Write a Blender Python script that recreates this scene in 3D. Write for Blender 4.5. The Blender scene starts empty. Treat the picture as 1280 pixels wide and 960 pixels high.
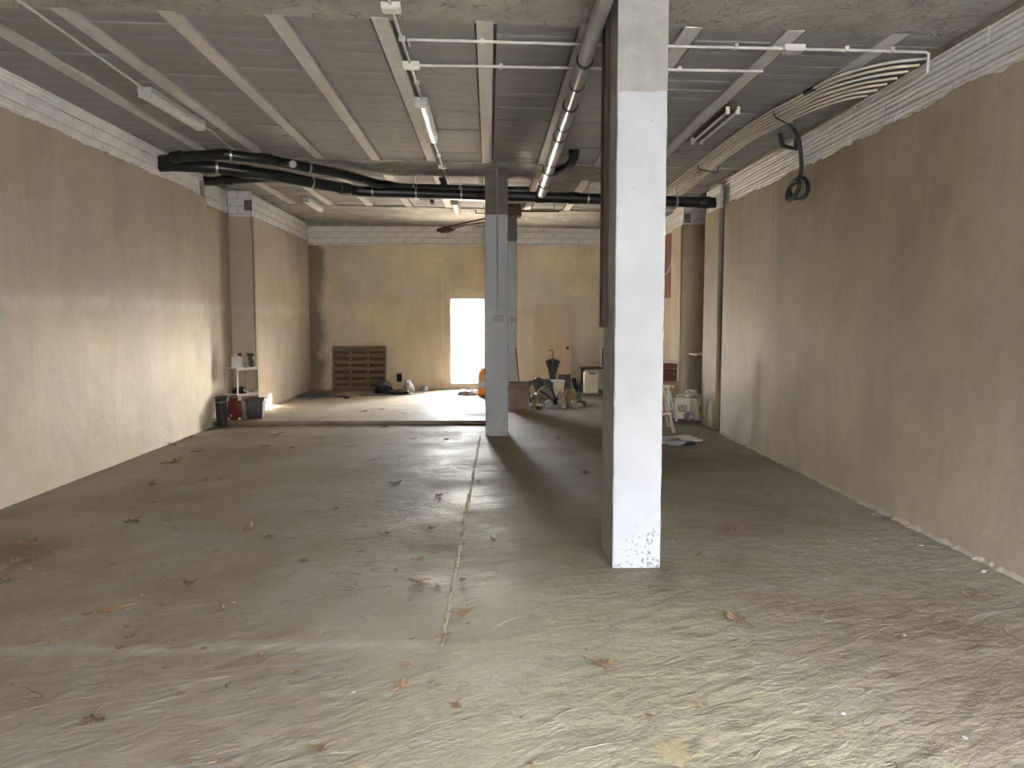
import bpy, bmesh, math, random
from mathutils import Vector, Matrix, Euler, noise

random.seed(7)
SC = bpy.context.scene
COL = SC.collection
PI = math.pi

# ---------------------------------------------------------------- camera
cam_data = bpy.data.cameras.new('camera')
cam = bpy.data.objects.new('camera', cam_data)
COL.objects.link(cam)
cam.location = (0, 0, 1.67)
cam.rotation_euler = (math.radians(90 - 4.7587), 0, math.radians(-1.6632))
cam_data.sensor_width = 36
cam_data.lens = 961 / 1280 * 36
cam_data.clip_start = 0.02
cam_data.clip_end = 500
SC.camera = cam

# ---------------------------------------------------------------- sky, sun, portals, exposure
SC.view_settings.view_transform = 'Standard'
SC.view_settings.look = 'None'
SC.view_settings.gamma = 1
SC.view_settings.use_curve_mapping = False
SC.view_settings.exposure = 4.6
world = bpy.data.worlds.new('sky')
SC.world = world
world.use_nodes = True
wn = world.node_tree.nodes
wl = world.node_tree.links
bg = wn['Background']
sky = wn.new('ShaderNodeTexSky')
sky.sky_type = 'NISHITA'
sky.sun_disc = False
sky.sun_elevation = math.radians(20.5)
sky.sun_rotation = math.radians(44.5)
sky.air_density = 1.0
sky.dust_density = 2.7
hs = wn.new('ShaderNodeHueSaturation')           # hazy, milky day
hs.inputs['Saturation'].default_value = 0.42
wl.new(sky.outputs[0], hs.inputs['Color'])
wl.new(hs.outputs[0], bg.inputs['Color'])
bg.inputs['Strength'].default_value = 1.0

sun_data = bpy.data.lights.new('sun', 'SUN')
sun_data.energy = 36
sun_data.angle = math.radians(0.53)
sun_data.color = (1.0, 0.88, 0.72)
sun = bpy.data.objects.new('sun', sun_data)
COL.objects.link(sun)
el = math.radians(20.5)
az = math.radians(44.5)
sdir = Vector((-math.sin(az) * math.cos(el), -math.cos(az) * math.cos(el), -math.sin(el)))
sun.rotation_euler = sdir.to_track_quat('-Z', 'Y').to_euler()
sun.location = (8, 26, 8)

BD = (-0.92, -0.10, 0.20, 2.18)          # back doorway x0 x1 z0 z1
FD = (0.2, 3.3, 0.0, 3.2)               # front shutter opening x0 x1 z0 z1
YB, YF = 17.8, -1.7
def portal(name, x0, x1, z0, z1, y, toward):
    d = bpy.data.lights.new(name, 'AREA')
    d.shape = 'RECTANGLE'
    d.size, d.size_y = x1 - x0, z1 - z0
    d.cycles.is_portal = True
    o = bpy.data.objects.new(name, d)
    COL.objects.link(o)
    o.location = ((x0 + x1) / 2, y, (z0 + z1) / 2)
    o.rotation_euler = Vector((0, toward, 0)).to_track_quat('-Z', 'Z').to_euler()
    return o
portal('doorway_portal', *BD, YB + 0.31, -1)
portal('shutter_portal', *FD, YF - 0.31, 1)

# ---------------------------------------------------------------- materials
def _new(name):
    m = bpy.data.materials.new(name)
    m.use_nodes = True
    nt = m.node_tree
    return m, nt, nt.nodes['Principled BSDF']

def N(nt, t, **kw):
    n = nt.nodes.new(t)
    for k, v in kw.items():
        if hasattr(n, k) and not k.startswith('i_'):
            setattr(n, k, v)
        else:
            n.inputs[k[2:].replace('_', ' ')].default_value = v
    return n

def tex(nt, scale, detail=4, rough=0.55, dist=0.0, mapping=None, rot=(0, 0, 0), coord='Object', ntype=None, stretch=None):
    tc = N(nt, 'ShaderNodeTexCoord')
    mp = N(nt, 'ShaderNodeMapping')
    mp.inputs['Scale'].default_value = mapping or (1, 1, 1)
    mp.inputs['Rotation'].default_value = rot
    if stretch:                  # (along, across, angle): features drawn out along a direction in plan
        mp.vector_type = 'TEXTURE'
        mp.inputs['Scale'].default_value = (stretch[0], stretch[1], 1)
        mp.inputs['Rotation'].default_value = (0, 0, stretch[2])
    nt.links.new(tc.outputs[coord], mp.inputs['Vector'])
    n = N(nt, 'ShaderNodeTexNoise')
    if ntype:
        n.noise_type = ntype
    n.inputs['Scale'].default_value = scale
    n.inputs['Detail'].default_value = detail
    n.inputs['Roughness'].default_value = rough
    n.inputs['Distortion'].default_value = dist
    nt.links.new(mp.outputs['Vector'], n.inputs['Vector'])
    return n.outputs['Fac']

def ramp(nt, fac, stops):
    r = N(nt, 'ShaderNodeValToRGB')
    e = r.color_ramp.elements
    while len(e) < len(stops):
        e.new(0.5)
    for el_, (p, c) in zip(e, stops):
        el_.position = p
        el_.color = (*c, 1) if len(c) == 3 else c
    nt.links.new(fac, r.inputs['Fac'])
    return r.outputs['Color']

def mix(nt, fac, a, b, mode='MIX'):
    n = N(nt, 'ShaderNodeMix', data_type='RGBA', blend_type=mode)
    for sock, v in ((n.inputs[0], fac), (n.inputs[6], a), (n.inputs[7], b)):
        if isinstance(v, (int, float)):
            sock.default_value = v
        elif isinstance(v, tuple):
            sock.default_value = (*v, 1) if len(v) == 3 else v
        else:
            nt.links.new(v, sock)
    return n.outputs[2]

def math_(nt, op, a, b=None, c=None, clamp=False):
    n = N(nt, 'ShaderNodeMath', operation=op, use_clamp=clamp)
    for i, v in enumerate((a, b, c)):
        if v is None:
            continue
        if isinstance(v, (int, float)):
            n.inputs[i].default_value = v
        else:
            nt.links.new(v, n.inputs[i])
    return n.outputs[0]

def remap(nt, v, a, b, c=0.0, d=1.0):
    n = N(nt, 'ShaderNodeMapRange')
    n.inputs['From Min'].default_value = a
    n.inputs['From Max'].default_value = b
    n.inputs['To Min'].default_value = c
    n.inputs['To Max'].default_value = d
    nt.links.new(v, n.inputs['Value'])
    return n.outputs['Result']

def axis(nt, which, coord='Object'):
    tc = N(nt, 'ShaderNodeTexCoord')
    s = N(nt, 'ShaderNodeSeparateXYZ')
    nt.links.new(tc.outputs[coord], s.inputs['Vector'])
    return s.outputs[which]

def bump(nt, bsdf, h, strength=0.4, dist=0.01, prev=None):
    b = N(nt, 'ShaderNodeBump')
    b.inputs['Strength'].default_value = strength
    b.inputs['Distance'].default_value = dist
    nt.links.new(h, b.inputs['Height'])
    if prev is not None:
        nt.links.new(prev, b.inputs['Normal'])
    nt.links.new(b.outputs['Normal'], bsdf.inputs['Normal'])
    return b.outputs['Normal']

def simple(name, c1, c2=None, scale=12, rough=0.6, metal=0.0, bs=0.15, bd=0.004, detail=4, mapping=None, spec=0.5):
    m, nt, b = _new(name)
    c2 = c2 or tuple(v * 0.8 for v in c1)
    f = tex(nt, scale, detail, mapping=mapping)
    nt.links.new(ramp(nt, f, [(0.32, c2), (0.68, c1)]), b.inputs['Base Color'])
    b.inputs['Roughness'].default_value = rough
    b.inputs['Metallic'].default_value = metal
    b.inputs['Specular IOR Level'].default_value = spec
    if bs:
        bump(nt, b, tex(nt, scale * 3, 5, mapping=mapping), bs, bd)
    return m

def plaster_mat(name, base, band=False, damp=False):
    m, nt, b = _new(name)
    lo = tuple(v * k for v, k in zip(base, (0.84, 0.83, 0.82)))
    hi = tuple(min(1, v * k) for v, k in zip(base, (1.12, 1.12, 1.12)))
    grey = tuple(sum(base) / 3 * k for k in (0.98, 0.93, 0.84))
    big = tex(nt, 0.5, 4, 0.5, 0.3)
    c = ramp(nt, big, [(0.30, lo), (0.5, base), (0.72, hi)])
    c = mix(nt, remap(nt, tex(nt, 0.7, 4, 0.5, 0.2, rot=(0.5, 0.2, 1.1)), 0.42, 0.75, 0, 0.7), c, grey)
    streak = tex(nt, 1.7, 5, 0.6, 0.5, mapping=(1, 1, 0.55))
    c = mix(nt, remap(nt, streak, 0.42, 0.68, 0, 0.6), c, mix(nt, 1.0, c, (0.78, 0.765, 0.74), 'MULTIPLY'))
    blot = tex(nt, 3.4, 6, 0.65, 0.4)
    c = mix(nt, remap(nt, blot, 0.50, 0.70, 0, 0.45), c, mix(nt, 1.0, c, (1.20, 1.20, 1.19), 'MULTIPLY'))
    run = tex(nt, 5.0, 4, 0.6, 0.2, mapping=(1, 1, 0.12))
    c = mix(nt, remap(nt, run, 0.56, 0.74, 0, 0.30), c, mix(nt, 1.0, c, (0.80, 0.78, 0.75), 'MULTIPLY'))
    fine = tex(nt, 14, 6, 0.7)
    c = mix(nt, remap(nt, fine, 0.42, 0.7, 0, 0.25), c, mix(nt, 1.0, c, (1.18, 1.18, 1.17), 'MULTIPLY'))
    z = axis(nt, 'Z')
    if band:       # scraped pale seam of the plaster lift
        w = tex(nt, 1.1, 4, 0.65, mapping=(1, 1, 0))
        d = math_(nt, 'ABSOLUTE', math_(nt, 'SUBTRACT', math_(nt, 'ADD', z, math_(nt, 'MULTIPLY', w, 0.35)), 2.03))
        k = math_(nt, 'MULTIPLY', remap(nt, d, 0.0, 0.13, 1, 0), remap(nt, tex(nt, 2.5, 6, 0.7, 0.5), 0.40, 0.60, 0, 0.8))
        c = mix(nt, k, c, tuple(min(1, v * 1.45) for v in grey))
    if damp:       # dark damp stain down the corner of the back wall
        x = axis(nt, 'X')
        w = tex(nt, 1.3, 5, 0.6, 0.3)
        e = math_(nt, 'ADD', x, math_(nt, 'MULTIPLY', w, -0.85))
        k = remap(nt, e, -4.32, -4.12, 0.72, 0)
        c = mix(nt, k, c, (0.10, 0.075, 0.045))
    # dusty splash zone low on the wall
    low = math_(nt, 'MULTIPLY', remap(nt, z, 0.0, 0.5, 1, 0), remap(nt, tex(nt, 3, 5, 0.7), 0.4, 0.65, 0, 0.5))
    c = mix(nt, low, c, grey)
    nt.links.new(c, b.inputs['Base Color'])
    b.inputs['Roughness'].default_value = 0.55
    b.inputs['Specular IOR Level'].default_value = 0.25
    p = bump(nt, b, tex(nt, 2.4, 4, 0.5, 0.0), 0.4, 0.05)
    bump(nt, b, tex(nt, 24, 6, 0.7), 0.35, 0.006, p)
    return m

def floor_mat():
    m, nt, b = _new('trowelled_concrete')
    brown, grey, olive, dark = (0.238, 0.195, 0.142), (0.300, 0.265, 0.212), (0.34, 0.305, 0.20), (0.16, 0.122, 0.08)
    big = tex(nt, 0.42, 5, 0.6, 0.5)
    c = ramp(nt, big, [(0.30, dark), (0.46, brown), (0.66, grey)])
    # olive patch of a different screed with its own ragged outline
    x, y = axis(nt, 'X'), axis(nt, 'Y')
    w = tex(nt, 0.9, 5, 0.65, 0.6)
    dx = math_(nt, 'DIVIDE', math_(nt, 'SUBTRACT', x, 0.6), 1.35)
    dy = math_(nt, 'DIVIDE', math_(nt, 'SUBTRACT', y, 3.0), 1.7)
    r = math_(nt, 'ADD', math_(nt, 'SQRT', math_(nt, 'ADD', math_(nt, 'MULTIPLY', dx, dx), math_(nt, 'MULTIPLY', dy, dy))), math_(nt, 'MULTIPLY', w, 1.1))
    c = mix(nt, remap(nt, r, 1.05, 1.75, 0.85, 0), c, olive)
    # fine dust, dirt freckles, pale scratches in two directions
    c = mix(nt, remap(nt, tex(nt, 2.3, 6, 0.7, 0.6), 0.48, 0.75, 0, 0.4), c, (0.35, 0.32, 0.275))
    c = mix(nt, remap(nt, tex(nt, 8, 6, 0.7, 0.4), 0.54, 0.74, 0, 0.45), c, dark)
    f1 = tex(nt, 4.2, 6, 0.62, 0.3, stretch=(1.5, 0.75, 0.55))
    f2 = tex(nt, 7.0, 6, 0.62, 0.2, stretch=(1.5, 0.8, 0.40))
    c = mix(nt, remap(nt, f1, 0.60, 0.74, 0, 0.45), c, (0.42, 0.39, 0.33))
    v1 = tex(nt, 0.9, 4, 0.55, 0.5, stretch=(2.0, 0.5, 0.50))
    line = math_(nt, 'ABSOLUTE', math_(nt, 'SUBTRACT', v1, 0.5))
    gate = remap(nt, tex(nt, 1.9, 3, 0.5), 0.50, 0.60, 0, 1)
    scr = math_(nt, 'MULTIPLY', remap(nt, line, 0.0, 0.007, 1, 0), gate)
    c = mix(nt, math_(nt, 'MULTIPLY', scr, 0.4), c, (0.48, 0.45, 0.38))
    v2 = tex(nt, 1.3, 5, 0.6, 0.6, stretch=(1.8, 0.6, 0.30))
    crack = math_(nt, 'MULTIPLY', remap(nt, math_(nt, 'ABSOLUTE', math_(nt, 'SUBTRACT', v2, 0.47)), 0.0, 0.006, 1, 0), remap(nt, tex(nt, 1.4, 3, 0.5, rot=(0, 0.4, 0)), 0.52, 0.60, 0, 1))
    c = mix(nt, math_(nt, 'MULTIPLY', crack, 0.55), c, (0.07, 0.055, 0.04))
    # laitance: a pale smear across the edge of the pour
    sm = math_(nt, 'ABSOLUTE', math_(nt, 'SUBTRACT', math_(nt, 'ADD', y, math_(nt, 'MULTIPLY', tex(nt, 1.2, 4, 0.6), 0.25)), 3.96))
    sm = math_(nt, 'MULTIPLY', math_(nt, 'MULTIPLY', remap(nt, sm, 0.0, 0.09, 1, 0), remap(nt, x, -0.30, -0.25, 1, 0)), remap(nt, tex(nt, 5, 5, 0.7), 0.38, 0.6, 0.1, 0.6))
    c = mix(nt, sm, c, (0.46, 0.43, 0.35))
    # rusty brown stain near the left wall
    sx = math_(nt, 'DIVIDE', math_(nt, 'SUBTRACT', x, -3.4), 0.55)
    sy = math_(nt, 'DIVIDE', math_(nt, 'SUBTRACT', y, 5.6), 0.6)
    sr = math_(nt, 'ADD', math_(nt, 'SQRT', math_(nt, 'ADD', math_(nt, 'MULTIPLY', sx, sx), math_(nt, 'MULTIPLY', sy, sy))), math_(nt, 'MULTIPLY', tex(nt, 4, 5, 0.7), 1.4))
    c = mix(nt, remap(nt, sr, 0.75, 1.5, 0.7, 0), c, (0.13, 0.075, 0.04))
    nt.links.new(c, b.inputs['Base Color'])
    rg = remap(nt, tex(nt, 1.2, 5, 0.6), 0.35, 0.65, 0.58, 0.82)
    nt.links.new(rg, b.inputs['Roughness'])
    b.inputs['Specular IOR Level'].default_value = 0.3
    near = remap(nt, y, 2.0, 7.5, 1, 0.3)
    side = remap(nt, x, -4.0, 1.0, 0.45, 1)
    rough_amt = math_(nt, 'MULTIPLY', near, side)
    p = bump(nt, b, math_(nt, 'MULTIPLY', f1, rough_amt), 1.0, 0.042)
    p = bump(nt, b, math_(nt, 'MULTIPLY', f2, rough_amt), 1.0, 0.03, p)
    p = bump(nt, b, scr, 0.5, 0.008, p)
    p = bump(nt, b, math_(nt, 'MULTIPLY', crack, -1.0), 0.7, 0.012, p)
    p = bump(nt, b, tex(nt, 14, 6, 0.7, 0.5), 0.5, 0.010, p)
    bump(nt, b, tex(nt, 70, 4, 0.7), 0.3, 0.002, p)
    return m

def concrete_mat(name, a, bcol, scale=2.0, boards=None, bs=0.5, bd=0.015, rough=0.85, cracks=False):
    m, nt, b = _new(name)
    c = ramp(nt, tex(nt, scale, 6, 0.65, 0.5), [(0.33, bcol), (0.66, a)])
    c = mix(nt, remap(nt, tex(nt, scale * 6, 6, 0.7), 0.45, 0.75, 0, 0.4), c, mix(nt, 1.0, c, (0.72, 0.71, 0.69), 'MULTIPLY'))
    if cracks:
        tc = N(nt, 'ShaderNodeTexCoord')
        v = N(nt, 'ShaderNodeTexVoronoi', feature='DISTANCE_TO_EDGE')
        v.inputs['Scale'].default_value = 2.6
        mixv = N(nt, 'ShaderNodeVectorMath', operation='ADD')
        nz = N(nt, 'ShaderNodeTexNoise')
        nz.inputs['Scale'].default_value = 3
        nt.links.new(tc.outputs['Object'], nz.inputs['Vector'])
        nt.links.new(tc.outputs['Object'], mixv.inputs[0])
        nt.links.new(nz.outputs['Color'], mixv.inputs[1])
        nt.links.new(mixv.outputs[0], v.inputs['Vector'])
        k = remap(nt, v.outputs['Distance'], 0.0, 0.02, 0.7, 0)
        c = mix(nt, k, c, tuple(q * 0.35 for q in bcol))
    nt.links.new(c, b.inputs['Base Color'])
    b.inputs['Roughness'].default_value = rough
    b.inputs['Specular IOR Level'].default_value = 0.3
    p = bump(nt, b, tex(nt, scale * 2, 6, 0.65, 0.6, mapping=boards), bs, bd * 2)
    bump(nt, b, tex(nt, scale * 14, 5, 0.7), 0.35, 0.004, p)
    return m

def paint_mat():
    """white paint that has flaked off the column in spots, mostly near its foot"""
    m, nt, b = _new('flaking_white_paint')
    c = ramp(nt, tex(nt, 2.2, 5, 0.6), [(0.3, (0.41, 0.423, 0.465)), (0.7, (0.485, 0.50, 0.535))])
    c = mix(nt, remap(nt, tex(nt, 5, 6, 0.7, 0.4), 0.58, 0.72, 0, 0.35), c, (0.43, 0.45, 0.49))
    z = axis(nt, 'Z')
    spots = tex(nt, 48, 4, 0.7)
    clus = tex(nt, 2.1, 4, 0.6)
    thr = math_(nt, 'ADD', remap(nt, z, 0.0, 0.8, 0.60, 0.72), math_(nt, 'MULTIPLY', math_(nt, 'SUBTRACT', clus, 0.5), -0.45))
    k = remap(nt, math_(nt, 'SUBTRACT', spots, thr), 0.0, 0.02, 0, 0.9)
    c = mix(nt, k, c, (0.17, 0.155, 0.13))
    nt.links.new(c, b.inputs['Base Color'])
    b.inputs['Roughness'].default_value = 0.7
    b.inputs['Specular IOR Level'].default_value = 0.3
    p = bump(nt, b, math_(nt, 'MULTIPLY', k, -1.0), 0.5, 0.004)
    bump(nt, b, tex(nt, 18, 6, 0.7), 0.3, 0.005, p)
    return m

def brick_mat():
    m, nt, b = _new('whitewashed_brick')
    c = ramp(nt, tex(nt, 6, 6, 0.7), [(0.3, (0.64, 0.63, 0.61)), (0.65, (0.80, 0.79, 0.775))])
    nt.links.new(c, b.inputs['Base Color'])
    b.inputs['Roughness'].default_value = 0.55
    tc = N(nt, 'ShaderNodeTexCoord')
    w = N(nt, 'ShaderNodeTexWave', wave_type='BANDS', bands_direction='Z', wave_profile='SIN')
    w.inputs['Scale'].default_value = 7.5
    w.inputs['Distortion'].default_value = 1.2
    nt.links.new(tc.outputs['Object'], w.inputs['Vector'])
    p = bump(nt, b, w.outputs['Fac'], 0.45, 0.012)
    bump(nt, b, tex(nt, 25, 5, 0.7), 0.4, 0.006, p)
    return m

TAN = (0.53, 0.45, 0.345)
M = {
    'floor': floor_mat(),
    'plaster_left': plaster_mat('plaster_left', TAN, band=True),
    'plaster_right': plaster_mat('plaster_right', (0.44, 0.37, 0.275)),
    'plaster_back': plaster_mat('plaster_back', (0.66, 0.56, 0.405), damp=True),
    'brick': brick_mat(),
    'mortar': concrete_mat('mortar', (0.45, 0.43, 0.40), (0.30, 0.28, 0.25), 5),
    'core': concrete_mat('wall_core', (0.40, 0.35, 0.28), (0.25, 0.21, 0.16), 2),
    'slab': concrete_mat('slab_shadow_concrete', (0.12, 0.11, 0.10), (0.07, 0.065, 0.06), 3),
    'block': concrete_mat('ceiling_block_concrete', (0.335, 0.325, 0.31), (0.25, 0.24, 0.225), 1.6, boards=(0.3, 3, 1)),
    'joist': concrete_mat('joist_concrete', (0.64, 0.62, 0.59), (0.52, 0.50, 0.47), 2.2, bs=0.3),
    'beam': concrete_mat('rough_beam_concrete', (0.44, 0.42, 0.38), (0.28, 0.26, 0.23), 2.0, cracks=True, bs=0.8, bd=0.03),
    'column': concrete_mat('column_concrete', (0.42, 0.41, 0.39), (0.30, 0.29, 0.27), 2.5, bs=0.4),
    'column_bare': concrete_mat('brown_column_concrete', (0.23, 0.205, 0.175), (0.16, 0.14, 0.118), 2.5, bs=0.4),  # brown top of the farthest column; on the middle one, beam shade painted in
    'paint': paint_mat(),
    'ridge': concrete_mat('pale_mortar_ridge', (0.60, 0.53, 0.39), (0.42, 0.36, 0.25), 9, bs=0.9),
    'ground': concrete_mat('outdoor_paving', (0.55, 0.52, 0.47), (0.42, 0.39, 0.35), 1.0),
    'facade': simple('outdoor_render', (0.62, 0.60, 0.56), (0.54, 0.52, 0.49), 1.5, 0.9),
    'black_pvc': simple('black_pvc', (0.018, 0.018, 0.018), (0.010, 0.010, 0.010), 6, 0.32, bs=0.05),
    'grey_pvc': simple('grey_pvc', (0.40, 0.395, 0.39), (0.30, 0.295, 0.29), 5, 0.36, metal=0.2, bs=0.05),
    'dark_joint': simple('dark_joint', (0.03, 0.03, 0.03), None, 20, 0.5),
    'galv': simple('galvanised_steel', (0.45, 0.45, 0.45), (0.30, 0.30, 0.30), 20, 0.4, metal=0.8, bs=0.05),
    'conduit': simple('white_conduit', (0.66, 0.64, 0.60), (0.52, 0.50, 0.46), 9, 0.4, bs=0.05),
    'cream_conduit': simple('cream_conduit', (0.66, 0.61, 0.50), (0.52, 0.47, 0.37), 7, 0.35, bs=0.05),
    'grey_conduit': simple('grey_conduit', (0.36, 0.35, 0.33), (0.26, 0.25, 0.24), 9, 0.5, bs=0.05),
    'white_plastic': simple('white_plastic', (0.72, 0.70, 0.66), (0.60, 0.58, 0.54), 9, 0.4, bs=0.05),
    'lamp_body': simple('lamp_body_grey', (0.55, 0.55, 0.53), (0.42, 0.42, 0.40), 8, 0.5, bs=0.05),
    'tube': simple('fluorescent_tube_white', (0.88, 0.87, 0.84), (0.80, 0.79, 0.76), 8, 0.25, bs=0),
    'black_rubber': simple('black_rubber', (0.012, 0.012, 0.013), (0.02, 0.02, 0.02), 9, 0.5, bs=0.1),
    'black_plastic': simple('dusty_black_plastic', (0.02, 0.02, 0.02), (0.05, 0.048, 0.045), 7, 0.5, bs=0.1),
    'smeared_black': simple('smeared_black_plastic', (0.012, 0.012, 0.012), (0.08, 0.078, 0.075), 5, 0.55, bs=0.1),
    'red': simple('dark_red_paint', (0.15, 0.010, 0.006), (0.11, 0.008, 0.005), 6, 0.45, bs=0.05),
    'red_board': simple('dark_red_board', (0.17, 0.035, 0.02), (0.11, 0.02, 0.012), 3, 0.6, bs=0.1),
    'wood_grey': simple('weathered_pallet_wood', (0.235, 0.185, 0.125), (0.13, 0.10, 0.07), 6, 0.85, mapping=(0.4, 6, 6), bs=0.4),
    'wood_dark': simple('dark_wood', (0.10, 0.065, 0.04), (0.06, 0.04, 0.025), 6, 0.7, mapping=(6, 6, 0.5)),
    'wood_pale': simple('pale_painted_wood', (0.62, 0.56, 0.45), (0.48, 0.42, 0.32), 8, 0.6, mapping=(6, 6, 0.6)),
    'door': simple('tan_door_veneer', (0.58, 0.455, 0.315), (0.53, 0.41, 0.28), 3, 0.5, mapping=(5, 5, 0.5), bs=0.08),
    'door_edge': simple('pale_door_edge', (0.60, 0.50, 0.36), None, 9, 0.6),
    'bin': simple('dusty_brown_bin', (0.235, 0.185, 0.135), (0.165, 0.125, 0.09), 5, 0.65),
    'cloth_dark': simple('umbrella_cloth', (0.040, 0.043, 0.050), (0.026, 0.028, 0.033), 5, 0.75, bs=0.2),
    'cane': simple('umbrella_cane', (0.16, 0.08, 0.03), (0.10, 0.05, 0.02), 20, 0.35),
    'cream_plastic': simple('cream_jerrycan', (0.78, 0.73, 0.60), (0.68, 0.62, 0.50), 6, 0.4, bs=0.05),
    'sticker': simple('printed_sticker', (0.10, 0.09, 0.08), (0.42, 0.36, 0.28), 14, 0.5, bs=0),
    'blue_hose': simple('blue_grey_hose', (0.055, 0.075, 0.10), (0.04, 0.05, 0.07), 8, 0.45),
    'bag_black': simple('black_bin_bag', (0.012, 0.012, 0.012), (0.022, 0.022, 0.022), 5, 0.5, spec=0.3, bs=0.5, bd=0.03),
    'bag_grey': simple('grey_plastic_sheet', (0.42, 0.42, 0.43), (0.28, 0.28, 0.29), 6, 0.35, bs=0.5, bd=0.02),
    'bag_white': simple('crumpled_white_plastic', (0.55, 0.54, 0.51), (0.26, 0.255, 0.24), 7, 0.5, bs=0.6, bd=0.02),
    'bag_stripe': simple('mottled_sack', (0.30, 0.28, 0.23), (0.07, 0.075, 0.085), 7, 0.6, bs=0.5, bd=0.02, mapping=(1, 1, 3)),
    'bag_yellow': simple('ochre_sack', (0.42, 0.34, 0.13), (0.26, 0.21, 0.10), 6, 0.6, bs=0.5, bd=0.02),
    'bag_dark': simple('dark_slate_plastic', (0.10, 0.105, 0.115), (0.045, 0.047, 0.052), 6, 0.5, bs=0.5, bd=0.02),
    'card': simple('brown_cardboard', (0.36, 0.25, 0.14), (0.28, 0.19, 0.11), 6, 0.85, bs=0.15),
    'orange': simple('orange_plastic', (0.72, 0.26, 0.05), (0.62, 0.21, 0.04), 6, 0.5, bs=0.3, bd=0.01),
    'peach': simple('peach_plastic', (0.70, 0.46, 0.28), (0.60, 0.38, 0.22), 9, 0.5),
    'rust': simple('rusty_steel', (0.11, 0.065, 0.04), (0.06, 0.04, 0.028), 14, 0.8, bs=0.4),
    'vent': simple('dark_vent', (0.012, 0.011, 0.010), None, 9, 0.9),
    'leaf': simple('dry_leaf', (0.27, 0.17, 0.095), (0.09, 0.055, 0.032), 5, 0.8, bs=0.4),
    'leaf_orange': simple('orange_leaf', (0.36, 0.21, 0.115), (0.24, 0.14, 0.075), 9, 0.8, bs=0.4),
    'leaf_pale': simple('pale_leaf', (0.44, 0.36, 0.22), (0.34, 0.27, 0.15), 25, 0.85, bs=0.5),
    'chip': simple('plaster_chip', (0.40, 0.385, 0.35), (0.32, 0.305, 0.275), 20, 0.9),
}
def glassy(name, col, trans, rough):
    m, nt, b = _new(name)
    f = tex(nt, 20, 3)
    nt.links.new(ramp(nt, f, [(0.3, tuple(v * 0.85 for v in col)), (0.7, col)]), b.inputs['Base Color'])
    b.inputs['Transmission Weight'].default_value = trans
    b.inputs['Roughness'].default_value = rough
    b.inputs['IOR'].default_value = 1.4
    return m
M['diffuser'] = glassy('clear_diffuser', (0.93, 0.93, 0.91), 0.35, 0.3)
M['jar'] = glassy('cloudy_bottle', (0.62, 0.66, 0.70), 0.7, 0.2)

# ---------------------------------------------------------------- mesh helpers
def add_box(bm, c, s, rot=None, taper=1.0):
    r = rot.to_matrix() if isinstance(rot, Euler) else (rot or Matrix.Identity(3))
    vs = []
    for z in (-1, 1):
        k = taper if z > 0 else 1
        for x, y in ((-1, -1), (1, -1), (1, 1), (-1, 1)):
            vs.append(bm.verts.new(Vector(c) + r @ Vector((x * s[0] / 2 * k, y * s[1] / 2 * k, z * s[2] / 2))))
    fs = [(3, 2, 1, 0), (4, 5, 6, 7), (0, 1, 5, 4), (1, 2, 6, 5), (2, 3, 7, 6), (3, 0, 4, 7)]
    for f in fs:
        bm.faces.new([vs[i] for i in f])
    return vs

def bb(bm, x0, x1, y0, y1, z0, z1):
    add_box(bm, ((x0 + x1) / 2, (y0 + y1) / 2, (z0 + z1) / 2), (x1 - x0, y1 - y0, z1 - z0))

def add_tube(bm, pts, r, n=10, cap=True):
    pts = [Vector(p) for p in pts]
    rs = r if isinstance(r, (list, tuple)) else [r] * len(pts)
    rings = []
    t0 = (pts[1] - pts[0]).normalized()
    up = Vector((0, 0, 1)) if abs(t0.z) < 0.9 else Vector((1, 0, 0))
    nrm = t0.cross(up).normalized()
    for i, p in enumerate(pts):
        if i == 0:
            t = (pts[1] - pts[0])
        elif i == len(pts) - 1:
            t = (pts[-1] - pts[-2])
        else:
            t = (pts[i + 1] - pts[i]).normalized() + (pts[i] - pts[i - 1]).normalized()
        t.normalize()
        nrm = (nrm - t * nrm.dot(t)).normalized()
        bn = t.cross(nrm)
        rings.append([bm.verts.new(p + (nrm * math.cos(2 * PI * k / n) + bn * math.sin(2 * PI * k / n)) * rs[i]) for k in range(n)])
    for a, b in zip(rings, rings[1:]):
        for k in range(n):
            bm.faces.new((a[k], a[(k + 1) % n], b[(k + 1) % n], b[k]))
    if cap:
        bm.faces.new(rings[0][::-1])
        bm.faces.new(rings[-1])

def add_lathe(bm, prof, c=(0, 0, 0), n=20, sx=1, sy=1, rot=None):
    c = Vector(c)
    R = rot or Matrix.Identity(3)
    rings = []
    for r, z in prof:
        rings.append([bm.verts.new(c + R @ Vector((r * sx * math.cos(2 * PI * k / n), r * sy * math.sin(2 * PI * k / n), z))) for k in range(n)])
    for a, b in zip(rings, rings[1:]):
        for k in range(n):
            bm.faces.new((a[k], a[(k + 1) % n], b[(k + 1) % n], b[k]))
    bm.faces.new(rings[0][::-1])
    bm.faces.new(rings[-1])

def smooth_path(pts, sub=6):
    pts = [Vector(p) for p in pts]
    out = []
    for i in range(len(pts) - 1):
        p0 = pts[max(i - 1, 0)]; p1 = pts[i]; p2 = pts[i + 1]; p3 = pts[min(i + 2, len(pts) - 1)]
        for k in range(sub):
            t = k / sub
            out.append(0.5 * ((2 * p1) + (p2 - p0) * t + (2 * p0 - 5 * p1 + 4 * p2 - p3) * t * t + (3 * p1 - p0 - 3 * p2 + p3) * t ** 3))
    out.append(pts[-1])
    return out

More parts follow.
